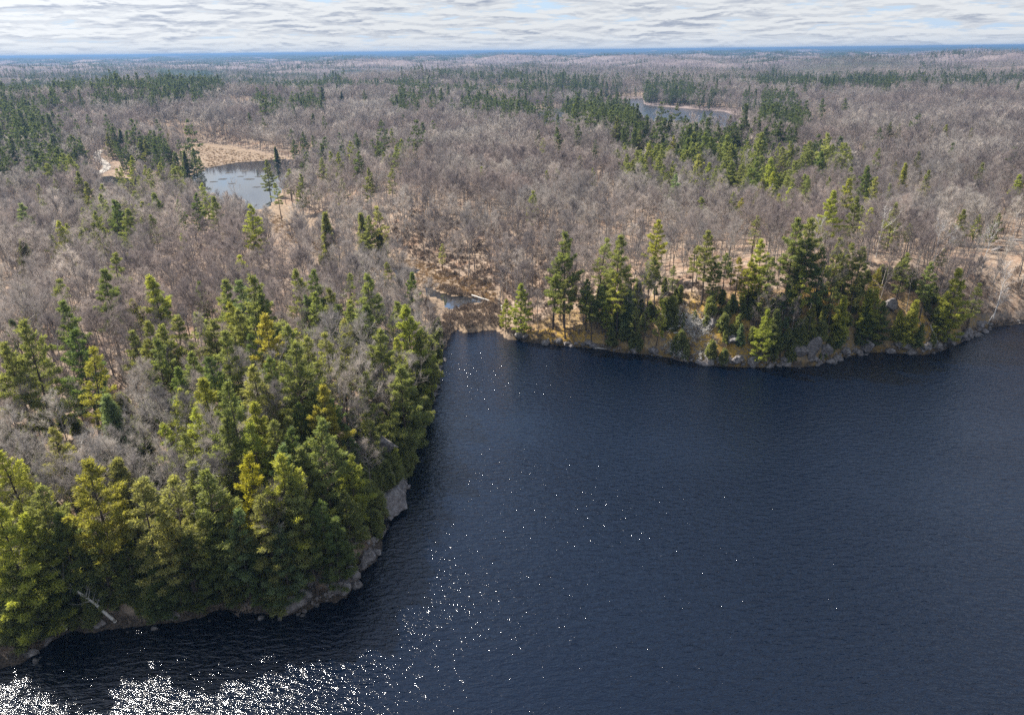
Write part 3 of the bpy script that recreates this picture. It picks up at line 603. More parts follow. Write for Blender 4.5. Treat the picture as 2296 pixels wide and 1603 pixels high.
# ------------------------------------------------------------------ single conifers one can point at: tip in the picture, height in metres, form, colour, region, what sets it apart
HERO = [
# across the bay, on the rocky headland (H)
(1270,526,27,'c','n','H','two-toned with a thick column of branches, highest at the left end of the headland'),(1242,570,22,'d','n','H','thin and open, leaning against the left side of the tallest one'),
(1342,534,20,'h','p','H',''),(1382,532,25,'b','n','H','with a full rounded cone, second big crown from the outlet'),(1167,651,15,'e','b','H','standing alone near the water by the outlet, second from the bay corner'),
(1133,701,9,'e','b','H','at the very corner of the bay beside the marsh'),(1270,629,17,'c','n','H',''),(1317,629,15,'b','d','H','with a dense dark top above bare poles'),(1355,641,14,'b','d','H',''),
(1389,616,18,'c','b','H',''),(1411,654,12,'f','k','H','with a frosty blue cast below the rounded big crown'),(1361,682,11,'h','b','H',''),(1448,694,10,'h','n','H',''),
(1477,676,15,'h','b','H','slim with a bare pale trunk at the left edge of the brush pile'),(1458,573,18,'d','n','H',''),(1477,585,17,'d','n','H',''),(1472,498,19,'b','b','H','standing alone in the bare woods above the headland'),
(1514,601,10,'h','n','H',''),(1589,519,20,'b','n','H','with a broad crown, midway along the headland'),(1605,591,12,'c','n','H',''),(1630,569,14,'d','n','H',''),
(1719,541,19,'b','b','H',''),(1658,582,13,'d','y','H',''),(1688,582,14,'c','y','H','with a yellowish left half in the centre of the headland grove'),(1728,579,18,'c','n','H',''),(1788,491,25,'b','n','H','left one of the twin crowns standing highest at the right'),
(1819,495,24,'b','n','H','right one of the twin crowns standing highest at the right'),(1813,545,22,'d','d','H',''),(1850,557,20,'c','n','H',''),(1885,541,20,'b','n','H',''),
(1907,545,19,'d','n','H',''),(1932,554,19,'b','n','H','right edge of the tall grove, dark on its right side'),(1803,605,17,'c','b','H',''),(1835,600,17,'c','d','H',''),(1875,626,15,'c','n','H',''),(1913,629,14,'c','p','H',''),
(1950,651,13,'g','b','H',''),(1969,660,16,'e','b','H','full and layered above the dark cliff pocket'),(1985,690,13,'e','d','H',''),(1894,666,13,'g','b','H',''),(1888,729,9,'g','k','H','low and pale in front of the shaded cliff'),
(1821,685,12,'h','y','H','gnarled, clinging over the pale rock face'),(1716,698,15,'e','b','H','sunlit, right above the shore in front of the dark hollow'),(1747,695,13,'g','n','H',''),(1762,716,11,'h','k','H',''),
(1663,735,6,'f','k','H',''),(1969,607,12,'h','y','H',''),(2028,576,16,'h','n','H',''),(2091,591,16,'b','n','H',''),(2160,613,21,'e','b','H','broad and feathery, farthest right big crown on the shore'),
(2194,645,14,'h','p','H',''),(2122,685,11,'e','b','H',''),(2050,672,13,'g','b','H',''),(2025,707,9,'f','b','H',''),(2066,732,7,'f','n','H',''),(1697,485,13,'h','n','H','small dull one behind the grove in the bare woods'),
(1663,446,13,'h','y','H',''),(1560,560,12,'d','n','H',''),(1330,660,14,'c','n','H',''),(1427,690,12,'h','n','H',''),(1945,700,11,'e','d','H',''),(1770,640,12,'e','d','H',''),(1715,640,11,'c','n','H',''),
(2166,470,13,'e','n','H',''),(2236,480,12,'c','n','H',''),(2195,482,11,'c','b','H',''),
# left peninsula, far side (P)
(45,535,14,'f','n','P','at the left edge in front of the grey woods'),(248,569,20,'d','n','P','slim one, farthest back of the tall ones at the left'),(219,604,22,'b','d','P','with a dark shaded right side, big crown over the grey woods'),
(122,630,18,'h','n','P',''),(150,673,20,'b','d','P',''),(343,620,20,'d','b','P','standing by itself with flat airy layers'),(45,722,25,'c','n','P',''),(12,765,22,'c','n','P',''),(504,632,20,'b','n','P',''),
(548,628,25,'c','n','P','crown of the densest clump in the middle of the peninsula'),(581,665,22,'c','n','P',''),(544,692,20,'c','n','P',''),(601,705,22,'c','y','P',''),(703,608,20,'c','d','P','dark, at the back edge by the bare valley'),
(703,653,18,'c','n','P',''),(804,567,15,'c','d','P','dark, farthest one toward the marsh'),(776,612,16,'d','n','P',''),(817,636,20,'b','n','P',''),(870,590,14,'d','n','P',''),(918,612,17,'e','d','P','dense dark one beside the marsh pool'),
(451,697,19,'d','p','P',''),(325,722,20,'c','n','P',''),(353,734,20,'c','n','P',''),(390,718,20,'d','n','P',''),(171,787,21,'h','y','P','yellowish, thin, with bare lower trunks at the left'),(492,746,21,'b','n','P',''),(341,770,19,'c','n','P',''),
(658,766,23,'e','n','P',''),(691,754,20,'c','n','P',''),(727,746,18,'h','p','P',''),(764,714,18,'h','p','P',''),(784,748,17,'h','n','P',''),(849,742,20,'c','n','P',''),(898,673,19,'d','n','P',''),(918,685,24,'e','b','P','large sunlit one at the outlet side of the bay'),
(760,803,15,'h','p','P',''),(813,844,17,'e','n','P',''),(406,872,14,'c','b','P',''),(244,888,15,'f','k','P',''),(508,856,23,'c','n','P','sunlit left of the sparse gap in the peninsula'),(569,823,20,'e','p','P',''),(723,868,20,'c','y','P',''),
(691,884,16,'e','n','P',''),(902,823,21,'e','n','P','broad one overhanging the inlet water'),(940,850,19,'e','n','P',''),(837,929,15,'h','n','P','thin crooked one on the cliff edge'),(378,953,15,'d','b','P',''),(711,949,20,'e','n','P',''),
(894,1022,8,'h','b','P','very small bright one rooted in the rocks right at the water'),(780,1030,15,'c','b','P','upright sunlit one above the big shore boulder'),(638,1026,21,'e','b','P',''),(557,1026,20,'c','g','P','with a golden yellow crown, most colourful of all'),
(183,1030,23,'b','y','P','yellow-green with a long dark leaning trunk'),(81,1106,20,'c','n','P',''),(24,1195,22,'e','b','P','bright sunlit one in the bottom left corner'),(317,1106,22,'d','p','P',''),(394,1110,22,'h','p','P','with a long pale trunk, middle of the near shore'),
(467,1082,22,'c','n','P',''),(646,1090,18,'e','n','P',''),(589,1114,18,'e','n','P',''),(528,1159,17,'e','k','P',''),(630,1195,14,'e','k','P',''),(585,1232,12,'e','d','P',''),(772,1102,14,'c','n','P',''),(792,1240,5,'f','n','P',''),(868,1065,6,'g','n','P',''),
(122,1160,17,'e','d','P',''),(353,1147,17,'c','p','P',''),(500,957,20,'c','n','P',''),(600,950,18,'e','n','P',''),(560,910,18,'e','b','P',''),(940,735,18,'c','n','P',''),(960,780,18,'e','n','P',''),(880,760,17,'c','b','P',''),(640,735,20,'c','n','P',''),
(470,800,18,'c','d','P',''),(430,790,17,'c','n','P',''),(300,745,16,'c','n','P',''),(560,755,18,'c','d','P',''),(610,800,18,'c','d','P',''),(745,900,15,'c','d','P',''),(650,960,17,'c','d','P',''),(690,1010,17,'c','n','P',''),(480,1180,15,'e','d','P',''),
(250,1040,16,'f','p','P','greyish, rounded, beside the yellow-green tall one'),(330,1075,15,'f','p','P',''),(430,1040,16,'f','p','P',''),(90,1245,16,'e','d','P',''),(420,1220,14,'e','d','P',''),(200,1180,15,'e','n','P',''),(720,1130,15,'e','d','P',''),(740,1170,13,'e','d','P',''),
(270,1200,12,'e','d','P',''),(330,1230,12,'f','d','P',''),(520,1240,12,'e','n','P',''),(680,1120,17,'c','n','P',''),(40,1300,14,'e','n','P',''),(950,880,15,'c','d','P',''),(60,1160,19,'c','b','P',''),(10,1010,18,'e','b','P',''),
# round the pond and the brook (Q)
(595,360,16,'c','n','Q','standing against the shining pond'),(620,410,14,'d','n','Q',''),(670,392,15,'c','n','Q',''),(825,378,15,'c','n','Q',''),(800,340,15,'c','d','Q',''),(760,343,14,'c','b','Q',''),(845,316,14,'b','n','Q',''),(885,335,14,'h','n','Q',''),
(930,320,12,'g','n','Q',''),(680,297,16,'c','d','Q',''),(660,315,14,'c','d','Q',''),(618,330,10,'g','d','Q',''),(700,255,12,'f','d','Q',''),(880,290,15,'h','n','Q',''),(720,355,14,'c','n','Q',''),(875,380,13,'h','n','Q',''),(455,412,14,'c','b','Q',''),
(435,435,14,'c','d','Q',''),(400,450,12,'c','d','Q',''),(478,440,14,'e','n','Q',''),(560,462,16,'c','b','Q','at the near tip of the pond'),(250,452,16,'c','d','Q',''),(280,467,15,'e','n','Q',''),(215,475,14,'c','n','Q',''),(135,495,13,'e','b','Q',''),(278,500,9,'e','y','Q',''),
(170,385,15,'e','n','Q',''),(195,408,14,'e','n','Q',''),(82,413,11,'e','n','Q',''),(300,397,8,'f','n','Q',''),(410,403,9,'e','k','Q',''),(340,480,12,'h','n','Q',''),(725,475,17,'g','n','Q',''),(825,485,14,'c','p','Q',''),(860,462,17,'h','p','Q',''),(814,478,14,'g','n','Q',''),
(854,514,10,'f','n','Q',''),(989,549,8,'h','p','Q','pale, alone on the slope above the marsh'),(250,285,16,'e','d','Q',''),(265,292,15,'g','d','Q',''),(240,298,14,'e','n','Q',''),(310,312,15,'e','n','Q',''),(350,325,16,'e','d','Q',''),(295,350,15,'e','b','Q',''),(325,315,15,'e','n','Q',''),(430,333,14,'e','d','Q',''),
(410,340,12,'f','n','Q',''),(380,330,12,'e','n','Q',''),(445,350,9,'e','n','Q',''),(375,300,9,'c','n','Q',''),
# far woods on the right (R)
(1383,265,19,'c','n','R','leading the dark clump at the left of the far grove'),(1298,282,16,'c','d','R',''),(1253,287,15,'c','d','R',''),(1208,292,12,'c','d','R',''),(1335,315,12,'c','d','R',''),(1255,306,11,'e','b','R',''),(1845,340,17,'e','d','R','dark perfect cone in front of the far grove'),
(1968,333,15,'h','n','R',''),(1938,320,9,'e','b','R',''),(2063,340,14,'e','n','R',''),(2083,382,12,'e','n','R',''),(1948,372,17,'e','d','R','black-green one with a tufted top at the grove edge'),(2208,365,12,'e','n','R',''),(2293,392,13,'e','b','R',''),(2010,362,9,'e','b','R',''),(2033,366,13,'g','b','R',''),
(1848,222,20,'b','d','R','rounded, alone on the rocky far lake shore'),(1898,222,17,'c','d','R',''),(2123,280,12,'e','b','R',''),(2088,281,11,'e','n','R',''),(1998,275,13,'e','n','R',''),(2020,278,12,'e','n','R',''),(2180,288,9,'e','b','R',''),(1468,500,4,'e','b','R',''),(1578,250,14,'e','k','R',''),
(1638,260,14,'e','d','R',''),(1253,256,13,'e','d','R',''),(1225,250,15,'c','d','R',''),(1693,262,12,'e','n','R',''),(1463,285,14,'c','n','R',''),(1610,283,15,'c','d','R',''),(1660,295,15,'c','d','R',''),(1510,305,13,'c','b','R',''),(1435,292,15,'c','n','R',''),
(1640,360,15,'c','n','R',''),(1730,355,17,'e','b','R',''),(1755,330,16,'c','n','R',''),(1735,385,14,'e','b','R',''),(1810,395,14,'h','n','R',''),(1590,365,13,'e','b','R',''),(1900,400,16,'e','b','R',''),(1870,425,14,'e','b','R',''),
(817,204,15,'c','d','R',''),(765,206,10,'f','d','R',''),(940,205,14,'c','d','R',''),(1038,208,13,'c','d','R',''),(625,210,14,'c','d','R',''),(720,210,14,'c','d','R','')]
REG = {'H': 'on the rocky headland across the bay', 'P': 'on the near left peninsula', 'Q': 'in the woods round the left pond', 'R': 'in the far woods beyond the bay'}
GRP = {'H': 'conifers on the headland', 'P': 'conifers on the near peninsula', 'Q': 'conifers round the pond', 'R': 'scattered conifers in the far woods'}
ORD = ['first', 'second', 'third', 'fourth', 'fifth', 'sixth', 'seventh', 'eighth', 'ninth', 'tenth', 'eleventh', 'twelfth', 'thirteenth', 'fourteenth', 'fifteenth', 'sixteenth', 'seventeenth', 'eighteenth', 'nineteenth', 'twentieth', 'twenty-first', 'twenty-second', 'twenty-third', 'twenty-fourth', 'twenty-fifth']
def size_word(h): return 'towering' if h >= 22 else 'tall' if h >= 18 else 'mid-sized' if h >= 13 else 'small' if h >= 8 else 'tiny'
tally = {}; SHORT = []; USED = {}
def beside(kind, px, py, fallback, cat_words=('left of', 'right of', 'behind', 'before')):
    """name a thing by the pine it stands next to"""
    for a, b, s in sorted(SHORT, key=lambda q: (q[0] - px) ** 2 + (q[1] - py) ** 2)[:14]:
        dx, dy = px - a, py - b; rel = (cat_words[0] if dx < 0 else cat_words[1]) if abs(dx) > abs(dy) * 0.8 else (cat_words[2] if dy < 0 else cat_words[3])
        lab = '%s %s the %s' % (kind, rel, s)
        if len(lab.split()) <= 16 and lab not in USED and math.hypot(dx, dy) < 200: USED[lab] = 1; return lab
    return fallback
occupied = []
for (px, py, h, form, tint, reg, ph) in sorted(HERO, key=lambda q: q[0]):
    fam = 'fir' if form in 'fg' else 'pine'
    key = (size_word(h), TW_[tint], fam, reg)
    if ph: lab = '%s %s %s' % (TW_[tint], fam, ph)
    else:
        k = tally.get(key, 0); tally[key] = k + 1
        lab = '%s %s %s %s, %s such from the left' % (key[0], key[1], fam, REG[reg], ORD[k])
    lab = ' '.join(lab.split()[:16])
    if reg == 'H' and form in 'cd' and h >= 14 and not ph: form = 'i' if form == 'd' else 'd'
    if reg == 'P' and form == 'e' and h > 14 and not ph: form = random.choice('ecja')
    if reg in 'PR' and form == 'c' and not ph: form = random.choice('cjba')
    if reg in 'QR' and h > 6: h *= 1.30
    x, y = by_top(px, py, h)
    if float(lake_d(np.array([x]), np.array([y]))[0]) < 0.8:         # keep a foot on the land
        for _ in range(30):
            x -= 0.5 if reg == 'P' else 0; y += 0.5
            if float(lake_d(np.array([x]), np.array([y]))[0]) >= 0.8: break
    occupied.append((x, y, h, px, py))
    sh = '%s %s %s' % (TW_[tint], fam, ph) if ph else '%s %s %s %s from the left %s' % (ORD[k], key[0], key[1], fam, {'H': 'on the headland', 'P': 'on the peninsula', 'Q': 'near the pond', 'R': 'far off'}[reg])
    if len(sh.split()) <= 12: SHORT.append((px, py + h / math.hypot(x, y) * F * 0.5, sh))
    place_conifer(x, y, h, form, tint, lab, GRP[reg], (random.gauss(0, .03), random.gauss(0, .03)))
occ = np.array([(a, b) for a, b, *_ in occupied])

# ------------------------------------------------------------------ woods: seeded over the land, spacing growing with distance
KEEP = [[(990, 690), (955, 655), (945, 610), (900, 585), (880, 580), (960, 600), (1090, 640), (1110, 680), (1125, 735), (1040, 742), (1005, 740)],
        [(600, 480), (640, 495), (670, 530), (650, 545), (610, 510)],
        [(430, 402), (465, 375), (560, 362), (690, 362), (640, 385), (610, 400), (600, 430), (600, 460), (560, 462), (530, 432), (470, 425), (440, 412)],
        [(370, 330), (430, 322), (520, 330), (560, 345), (620, 355), (560, 362), (470, 372), (455, 345)],
        [(1326, 233), (1440, 230), (1448, 246), (1540, 254), (1660, 271), (1692, 280), (1640, 284), (1560, 272), (1440, 266), (1428, 242), (1330, 236)],
        [(1195, 260), (1268, 255), (1268, 268), (1200, 268)], [(1490, 700), (1560, 672), (1660, 690), (1690, 750), (1685, 822), (1550, 805), (1500, 765)],
        [(200, 398), (238, 372), (215, 342), (226, 340), (246, 372), (300, 398), (300, 406), (236, 408)],
        [(640, 1310), (700, 1270), (800, 1262), (804, 1300), (700, 1370), (630, 1390)], [(1060, 198), (1120, 196), (1150, 202), (1090, 204)], [(1800, 266), (1850, 263), (1900, 275), (1810, 275)],
        [(2080, 745), (2160, 725), (2170, 750), (2110, 782)], [(310, 398), (455, 384), (450, 396), (330, 408)], [(2215, 545), (2296, 528), (2296, 560), (2230, 565)], [(830, 960), (870, 940), (890, 1130), (850, 1150)]]
CZ = [([(1380, 275), (1600, 280), (1780, 330), (1960, 385), (1990, 440), (1900, 430), (1700, 405), (1560, 390), (1380, 355)], .8),
      ([(1640, 150), (1750, 153), (2050, 170), (2030, 192), (1900, 190), (1700, 185)], .8), ([(1275, 225), (1432, 232), (1432, 270), (1280, 270)], .95),
      ([(1440, 193), (1560, 193), (1555, 245), (1440, 222)], .8), ([(1490, 215), (1620, 205), (1615, 250), (1540, 245)], .7), ([(1660, 215), (1770, 215), (1790, 272), (1690, 265)], .8),
      ([(580, 212), (740, 212), (735, 240), (590, 245)], .65), ([(870, 205), (980, 212), (975, 240), (900, 240)], .5), ([(1020, 210), (1170, 235), (1175, 258), (1040, 248)], .6),
      ([(0, 170), (300, 175), (480, 185), (480, 225), (200, 222), (0, 245)], .6), ([(0, 138), (270, 145), (260, 200), (0, 210)], .6), ([(0, 240), (110, 255), (195, 330), (200, 400), (0, 405)], .45),
      ([(360, 155), (760, 160), (760, 176), (360, 190)], 1.0), ([(850, 143), (1140, 150), (1270, 155), (1130, 168), (930, 165)], .5), ([(1180, 215), (1290, 235), (1260, 258), (1180, 255)], .6),
      ([(2070, 140), (2296, 150), (2296, 170), (2080, 165)], .5), ([(2050, 175), (2296, 175), (2296, 190), (2050, 186)], .4), ([(180, 440), (380, 440), (380, 510), (100, 530), (100, 490)], .35),
      ([(240, 290), (450, 320), (460, 385), (330, 405), (230, 385)], .55), ([(590, 330), (930, 320), (900, 400), (640, 470), (600, 440)], .13), ([(1100, 130), (1700, 150), (1690, 185), (1100, 175)], .22),
      ([(0, 700), (300, 690), (480, 640), (700, 640), (900, 690), (990, 800), (980, 960), (850, 1200), (640, 1370), (0, 1480)], .34), ([(1230, 600), (1990, 580), (2130, 690), (1900, 790), (1500, 790), (1200, 760)], .02)]
ADJ = {}
def seed_band(r0_, r1_, sp_fn):
    """points of about the given spacing between two ranges"""
    P = []; r = r0_
    while r < r1_:
        sp = sp_fn(r); n = int(math.radians(88) * r / sp)
        a = np.radians(-44) + (np.arange(n) + rng.uniform(0, 1) + rng.uniform(-.42, .42, n)) / n * math.radians(88)
        rr_ = r + rng.uniform(-.5, .5, n) * sp * (1.0 if r < 1100 else 1.6)
        P.append(np.column_stack([np.sin(a) * rr_, np.cos(a) * rr_])); r += sp * (0.9 if r < 1100 else 1.0)
    return np.vstack(P)
NEAR = seed_band(52, 520, lambda r: 4.4)
MID = seed_band(520, 1500, lambda r: 4.8 if r < 900 else 5.6)
FARP = seed_band(1500, 7500, lambda r: max(7.0, r * 0.0043))
P2 = np.vstack([NEAR, MID, FARP]); D = np.hypot(P2[:, 0], P2[:, 1])
dl = np.full(len(P2), 999.0); dw = dl.copy(); dv = dl.copy(); dm = dl.copy(); m = D < 1900
dl[m] = lake_d(P2[m, 0], P2[m, 1]); dw[m], _ = water_d(P2[m, 0], P2[m, 1]); dv[m] = seg_dist(P2[m, 0], P2[m, 1], STREAM, False); dm[m] = sdist(P2[m, 0], P2[m, 1], MEADOW)
ok = (dl > 2.2) & (dw > np.where(D > 700, 1.2, 3.5)) & (dv > 7 + 5 * rng.random(len(P2))) & (dm > 2)
P2 = P2[ok]; D = D[ok]; dl = dl[ok]; dv = dv[ok]
Z = height(P2[:, 0], P2[:, 1], True) if False else height(P2[:, 0], P2[:, 1]); Zc = height(P2[D > 1500][:, 0], P2[D > 1500][:, 1], True)
Zg = Z.copy(); Zg[D > 1500] = np.maximum(Zg[D > 1500], Zc - 8 - 3)
B3 = np.column_stack([P2, Zg])
bx, by = project(B3)
# clumps of taller and shorter growth, and open glades
cl = fbm(P2[:, 0] / 45, P2[:, 1] / 45, 3, 201); gl = fbm(P2[:, 0] / 22, P2[:, 1] / 22, 3, 202)
hb = 15.3 + 3.6 * cl + rng.normal(0, 2.7, len(P2)); hb = np.clip(hb, 8, 23)
hc = np.clip(15 + rng.normal(0, 3.2, len(P2)), 7, 24)
hc = np.where(D > 380, hc * 1.2, hc)
tx, ty = project(B3 + np.column_stack([0 * hb, 0 * hb, hb]))
jx = tx + 22 * fbm(P2[:, 0] / 25, P2[:, 1] / 25, 2, 301) + 26 * fbm(P2[:, 0] / 120, P2[:, 1] / 120, 2, 303); jy = ty + np.clip((ty - 100) / 200, 0.08, 1) * 12 * fbm(P2[:, 0] / 60, P2[:, 1] / 60, 2, 302)
pc = np.zeros(len(P2))
for poly, p in CZ: pc = np.maximum(pc, inside(jx, jy, poly) * p)
pc = np.maximum(pc, 0.012 * (ty > 260)); 
farn = fbm(P2[:, 0] / 420, P2[:, 1] / 420, 3, 203)
pc = np.where((ty < 150) & (D > 1500), np.maximum(pc, sst(-0.15, 0.15, farn) * 0.9), pc)
pc = np.where((D > 1000) & (ty > 150) & (ty < 215), np.maximum(pc, sst(0.15, 0.4, farn) * 0.5 + 0.03), pc)
con = rng.random(len(P2)) < pc * np.clip(0.62 + 1.5 * fbm(P2[:, 0] / 30, P2[:, 1] / 30, 3, 204), 0.08, 1.2)
con = con & ~(inside(tx, ty, CZ[-2][0]) & inside(tx, ty, [(0, 830), (420, 830), (470, 1000), (200, 1060), (0, 960)]) & (rng.random(len(P2)) < .7))
hgt_ = np.where(con, hc, hb)
drop = np.zeros(len(P2), bool)
for f in (0.0, 0.3, 0.6, 0.95):
    qx, qy = project(B3 + np.column_stack([0 * hb, 0 * hb, hgt_ * f]))
    for k in KEEP: drop |= inside(qx, qy, k)
# ground shows between the trunks by the marsh and in a few glades
open_ = inside(bx, by, [(700, 480), (1000, 480), (1250, 560), (1230, 740), (1120, 720), (960, 600), (760, 560)])
drop |= open_ & (rng.random(len(P2)) < 0.30)
drop |= inside(bx, by, [(1180, 560), (2250, 560), (2290, 720), (1900, 800), (1200, 770)]) & (rng.random(len(P2)) < 0.26)
drop |= (gl > 0.42) & (D < 1400) & (rng.random(len(P2)) < 0.7)
drop |= inside(bx, by, [(90, 900), (300, 900), (260, 1060), (60, 1120)]) & (rng.random(len(P2)) < 0.5)
for a, b, hh, *_ in occupied:
    rr_ = 1.9; drop |= (P2[:, 0] - a) ** 2 + (P2[:, 1] - b) ** 2 < rr_ ** 2
# a hero's crown stays clear: nothing tall right before it
bx2, by2 = project(B3); tx2, ty2 = project(B3 + np.column_stack([0 * hb, 0 * hb, hgt_]))
for a, b, hh, ppx, ppy in occupied:
    d0 = math.hypot(a, b); hp = hh / d0 * F; w_ = hp * 0.16 + 3
    if ppy > 560: continue
    drop |= (D < d0) & (D > d0 * 0.55) & (np.abs(tx2 - ppx) < w_) & (ty2 < ppy + 0.55 * hp) & (by2 > ppy)
kp = ~drop
P3 = B3[kp]; D = D[kp]; con = con[kp]; hgt_ = hgt_[kp]; tx = tx[kp]; ty = ty[kp]; bx = bx[kp]; by = by[kp]
inframe = (tx > -20) & (tx < 2316) & (ty < 1620)
size = hgt_ / D * inframe
def region(tx_, ty_):
    if tx_ < 1010 and ty_ > 640: return 'on the near left peninsula'
    if tx_ > 1150 and ty_ > 560: return 'on the headland across the bay'
    if tx_ < 700 and ty_ > 400: return 'between the peninsula and the left pond'
    if ty_ > 380: return 'on the slope above the marsh brook'
    return 'in the woods beyond'
ci = np.where(con)[0]; ci = ci[np.argsort(-size[ci])]; nfree = max(0, 345 - len(HERO))
cind = ci[:nfree]; crest = ci[nfree:]
for i in cind:
    rg = region(tx[i], ty[i]); fm = random.choice('bccdeehh'); 
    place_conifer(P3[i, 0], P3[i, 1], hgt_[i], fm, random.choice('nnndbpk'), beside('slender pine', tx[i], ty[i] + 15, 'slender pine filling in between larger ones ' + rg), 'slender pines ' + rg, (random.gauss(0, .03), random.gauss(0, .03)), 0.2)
bi = np.where(~con)[0]; bi = bi[np.argsort(-size[bi])]
bind = bi[:286]; brest = bi[286:]
for n, i in enumerate(bind):
    trm, crm, H = BARES[n % len(BARES)]; rg = region(tx[i], ty[i])
    e = bpy.data.objects.new('bare_tree', None); COL.objects.link(e); e.location = (P3[i, 0], P3[i, 1], hgt1(P3[i, 0], P3[i, 1])); s = hgt_[i] / H
    e.rotation_euler = (random.gauss(0, .05), random.gauss(0, .05), random.uniform(0, 6.28)); e.scale = (s, s, s)
    tag(e, beside('bare hardwood', tx[i], ty[i] + 15, 'leafless grey hardwood with fine twigs ' + rg), 'bare tree', 'leafless hardwoods ' + rg)
    add('trunk', trm, e); add('crown', crm, e)
# the rest of each kind, by distance, in masses
BN = hidden_collection('bare_near', [joined(t, c, 'bare_tree_form') for t, c, _ in BARES])
def lodbare(lod, seeds):
    L = []
    for s_ in seeds:
        tr, cr = bare_tree(s_, 18.0, 3.5 if lod == 1 else 4.2, 0.42, prim=13 if lod == 1 else 9, lod=lod); L.append(joined(tr.mesh('t', MBT), cr.mesh('c', MBX), 'bare_tree_form'))
    return L
BM = hidden_collection('bare_mid', lodbare(1, range(120, 126))); BF = hidden_collection('bare_far', lodbare(2, range(130, 134)))
CN = hidden_collection('conifer_near', [joined(*PINES[k][:2], 'conifer_form') for k in 'bcdhi'])
CF = hidden_collection('conifer_far', [joined(t, c, 'conifer_form') for t, c, _ in LODP])
def mass(name, idx, lo, hi, H, coll, nv, label, k=1.0, cat=None):
    s_ = idx[(D[idx] >= lo) & (D[idx] < hi)]
    if len(s_): o_ = scatter(name, P3[s_], hgt_[s_] / H * k, coll, label, cat, 0.05, nv)
    if name == 'pine_woods' and lo > 0: o_.color = (0.40, 0.46, 0.55, 1)  # dark blue cast of distance painted into the farther stands' colour
mass('leafless_woods', brest, 0, 430, 18, BN, 6, 'leafless grey-brown hardwood forest round the bay and marsh', 1.0)
mass('leafless_woods', brest, 430, 1300, 18, BM, 6, 'leafless hardwood forest on the middle hills round the pond and far lake')
mass('leafless_woods', brest, 1300, 9000, 18, BF, 4, 'far-off leafless forest fading toward the horizon')
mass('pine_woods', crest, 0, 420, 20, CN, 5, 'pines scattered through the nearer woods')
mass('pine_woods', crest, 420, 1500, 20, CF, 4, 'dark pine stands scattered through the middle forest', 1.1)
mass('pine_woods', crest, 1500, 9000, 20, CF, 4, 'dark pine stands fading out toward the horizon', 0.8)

# ------------------------------------------------------------------ undergrowth, brush and marsh growth
def clump(seed, n, h, spread, w, up=1.0):
    r = np.random.default_rng(seed); c = TB(); k = 9
    b = r.normal(0, spread, (k, 3)); b[:, 2] = -0.05
    P = b[r.integers(0, k, n)] + r.normal(0, 0.1, (n, 3)); P[:, 2] = r.uniform(-.1, h * 0.45, n)
    Dv = r.normal(0, 0.5, (n, 3)); Dv[:, 2] = np.abs(Dv[:, 2]) * 0.5 + up; Dv /= np.linalg.norm(Dv, axis=1)[:, None]
    c.slivers(P, Dv * r.uniform(0.35, 0.9, n)[:, None] * h * 0.7, r.uniform(w * .6, w * 1.3, n)); return c
BR = hidden_collection('brush_forms', [clump(300 + i, 170, 1.7, 0.55, 0.06).mesh('brush_form', MBR) for i in range(3)])
GT = hidden_collection('tussock_forms', [clump(310 + i, 90, 0.55, 0.35, 0.09).mesh('tussock_form', MGR) for i in range(2)])
sap = [mesh('sapling_form', *(lambda r: (r[1][0] * 1.0, [r[1][1]], MN, False, r[1][2]))(conifer(seed=330 + i, H=5.0, style='fir', bare=0.05, R=1.5, nb=8, dens=2.2))) for i in range(2)]
SP = hidden_collection('sapling_forms', sap)
def land_pts(n, poly, cond=None, zoff=-0.03):
    """random feet on the land inside a traced outline"""
    q = np.array(poly, float); lo = q.min(0); hi = q.max(0); out_ = []
    px = rng.uniform(lo[0], hi[0], n * 3); py = rng.uniform(lo[1], hi[1], n * 3); k = inside(px, py, q); px = px[k][:n]; py = py[k][:n]
    dirs = np.array([ray(a, b) for a, b in zip(px, py)])
    t = (0 - CAM_Z) / dirs[:, 2]
    for _ in range(14):
        X = dirs[:, 0] * t; Y = dirs[:, 1] * t; Zt = height(X, Y); t = t * 0.5 + 0.5 * (Zt - CAM_Z) / dirs[:, 2]
    P = np.column_stack([X, Y, Zt + zoff]); k = Zt > 0.25
    if cond is not None: k &= cond(P)
    return P[k]
dryland = lambda P: (lake_d(P[:, 0], P[:, 1]) > 0.6) & (water_d(P[:, 0], P[:, 1])[0] > 0.3)
bp = np.vstack([land_pts(420, [(985, 745), (1000, 700), (985, 640), (1000, 640), (1120, 690), (1130, 740), (1060, 745)], dryland), land_pts(240, [(930, 640), (970, 690), (1000, 745), (985, 790), (960, 700)], dryland)])
scatter('marsh_brush', bp, rng.uniform(0.5, 1.2, len(bp)), BR, 'grey-brown brush filling the marsh at the head of the bay', None, 0.1, 3)
bp = np.vstack([land_pts(1500, [(0, 800), (900, 800), (980, 900), (850, 1180), (640, 1370), (0, 1470)], dryland), land_pts(1500, [(1150, 620), (2296, 600), (2296, 720), (1900, 800), (1400, 785), (1150, 750)], dryland),
                land_pts(1500, [(700, 470), (1240, 480), (1250, 640), (1130, 690), (900, 570)], dryland)])
scatter('undergrowth', bp, rng.uniform(0.4, 1.1, len(bp)), BR, 'bare shrubs and fallen twigs under the trees', None, 0.2, 3)
bp = np.vstack([land_pts(1000, [(860, 570), (960, 590), (1110, 640), (1110, 700), (960, 655), (880, 600)], dryland), land_pts(900, [(366, 332), (430, 324), (560, 342), (690, 362), (560, 364), (470, 378), (450, 350)], dryland),
                land_pts(400, [(590, 470), (640, 490), (680, 530), (740, 560), (720, 575), (640, 545), (600, 500)], dryland)])
scatter('marsh_grass', bp, rng.uniform(0.6, 1.5, len(bp)), GT, 'tan dead grass tussocks on the marsh and pond meadow', None, 0.1, 2)
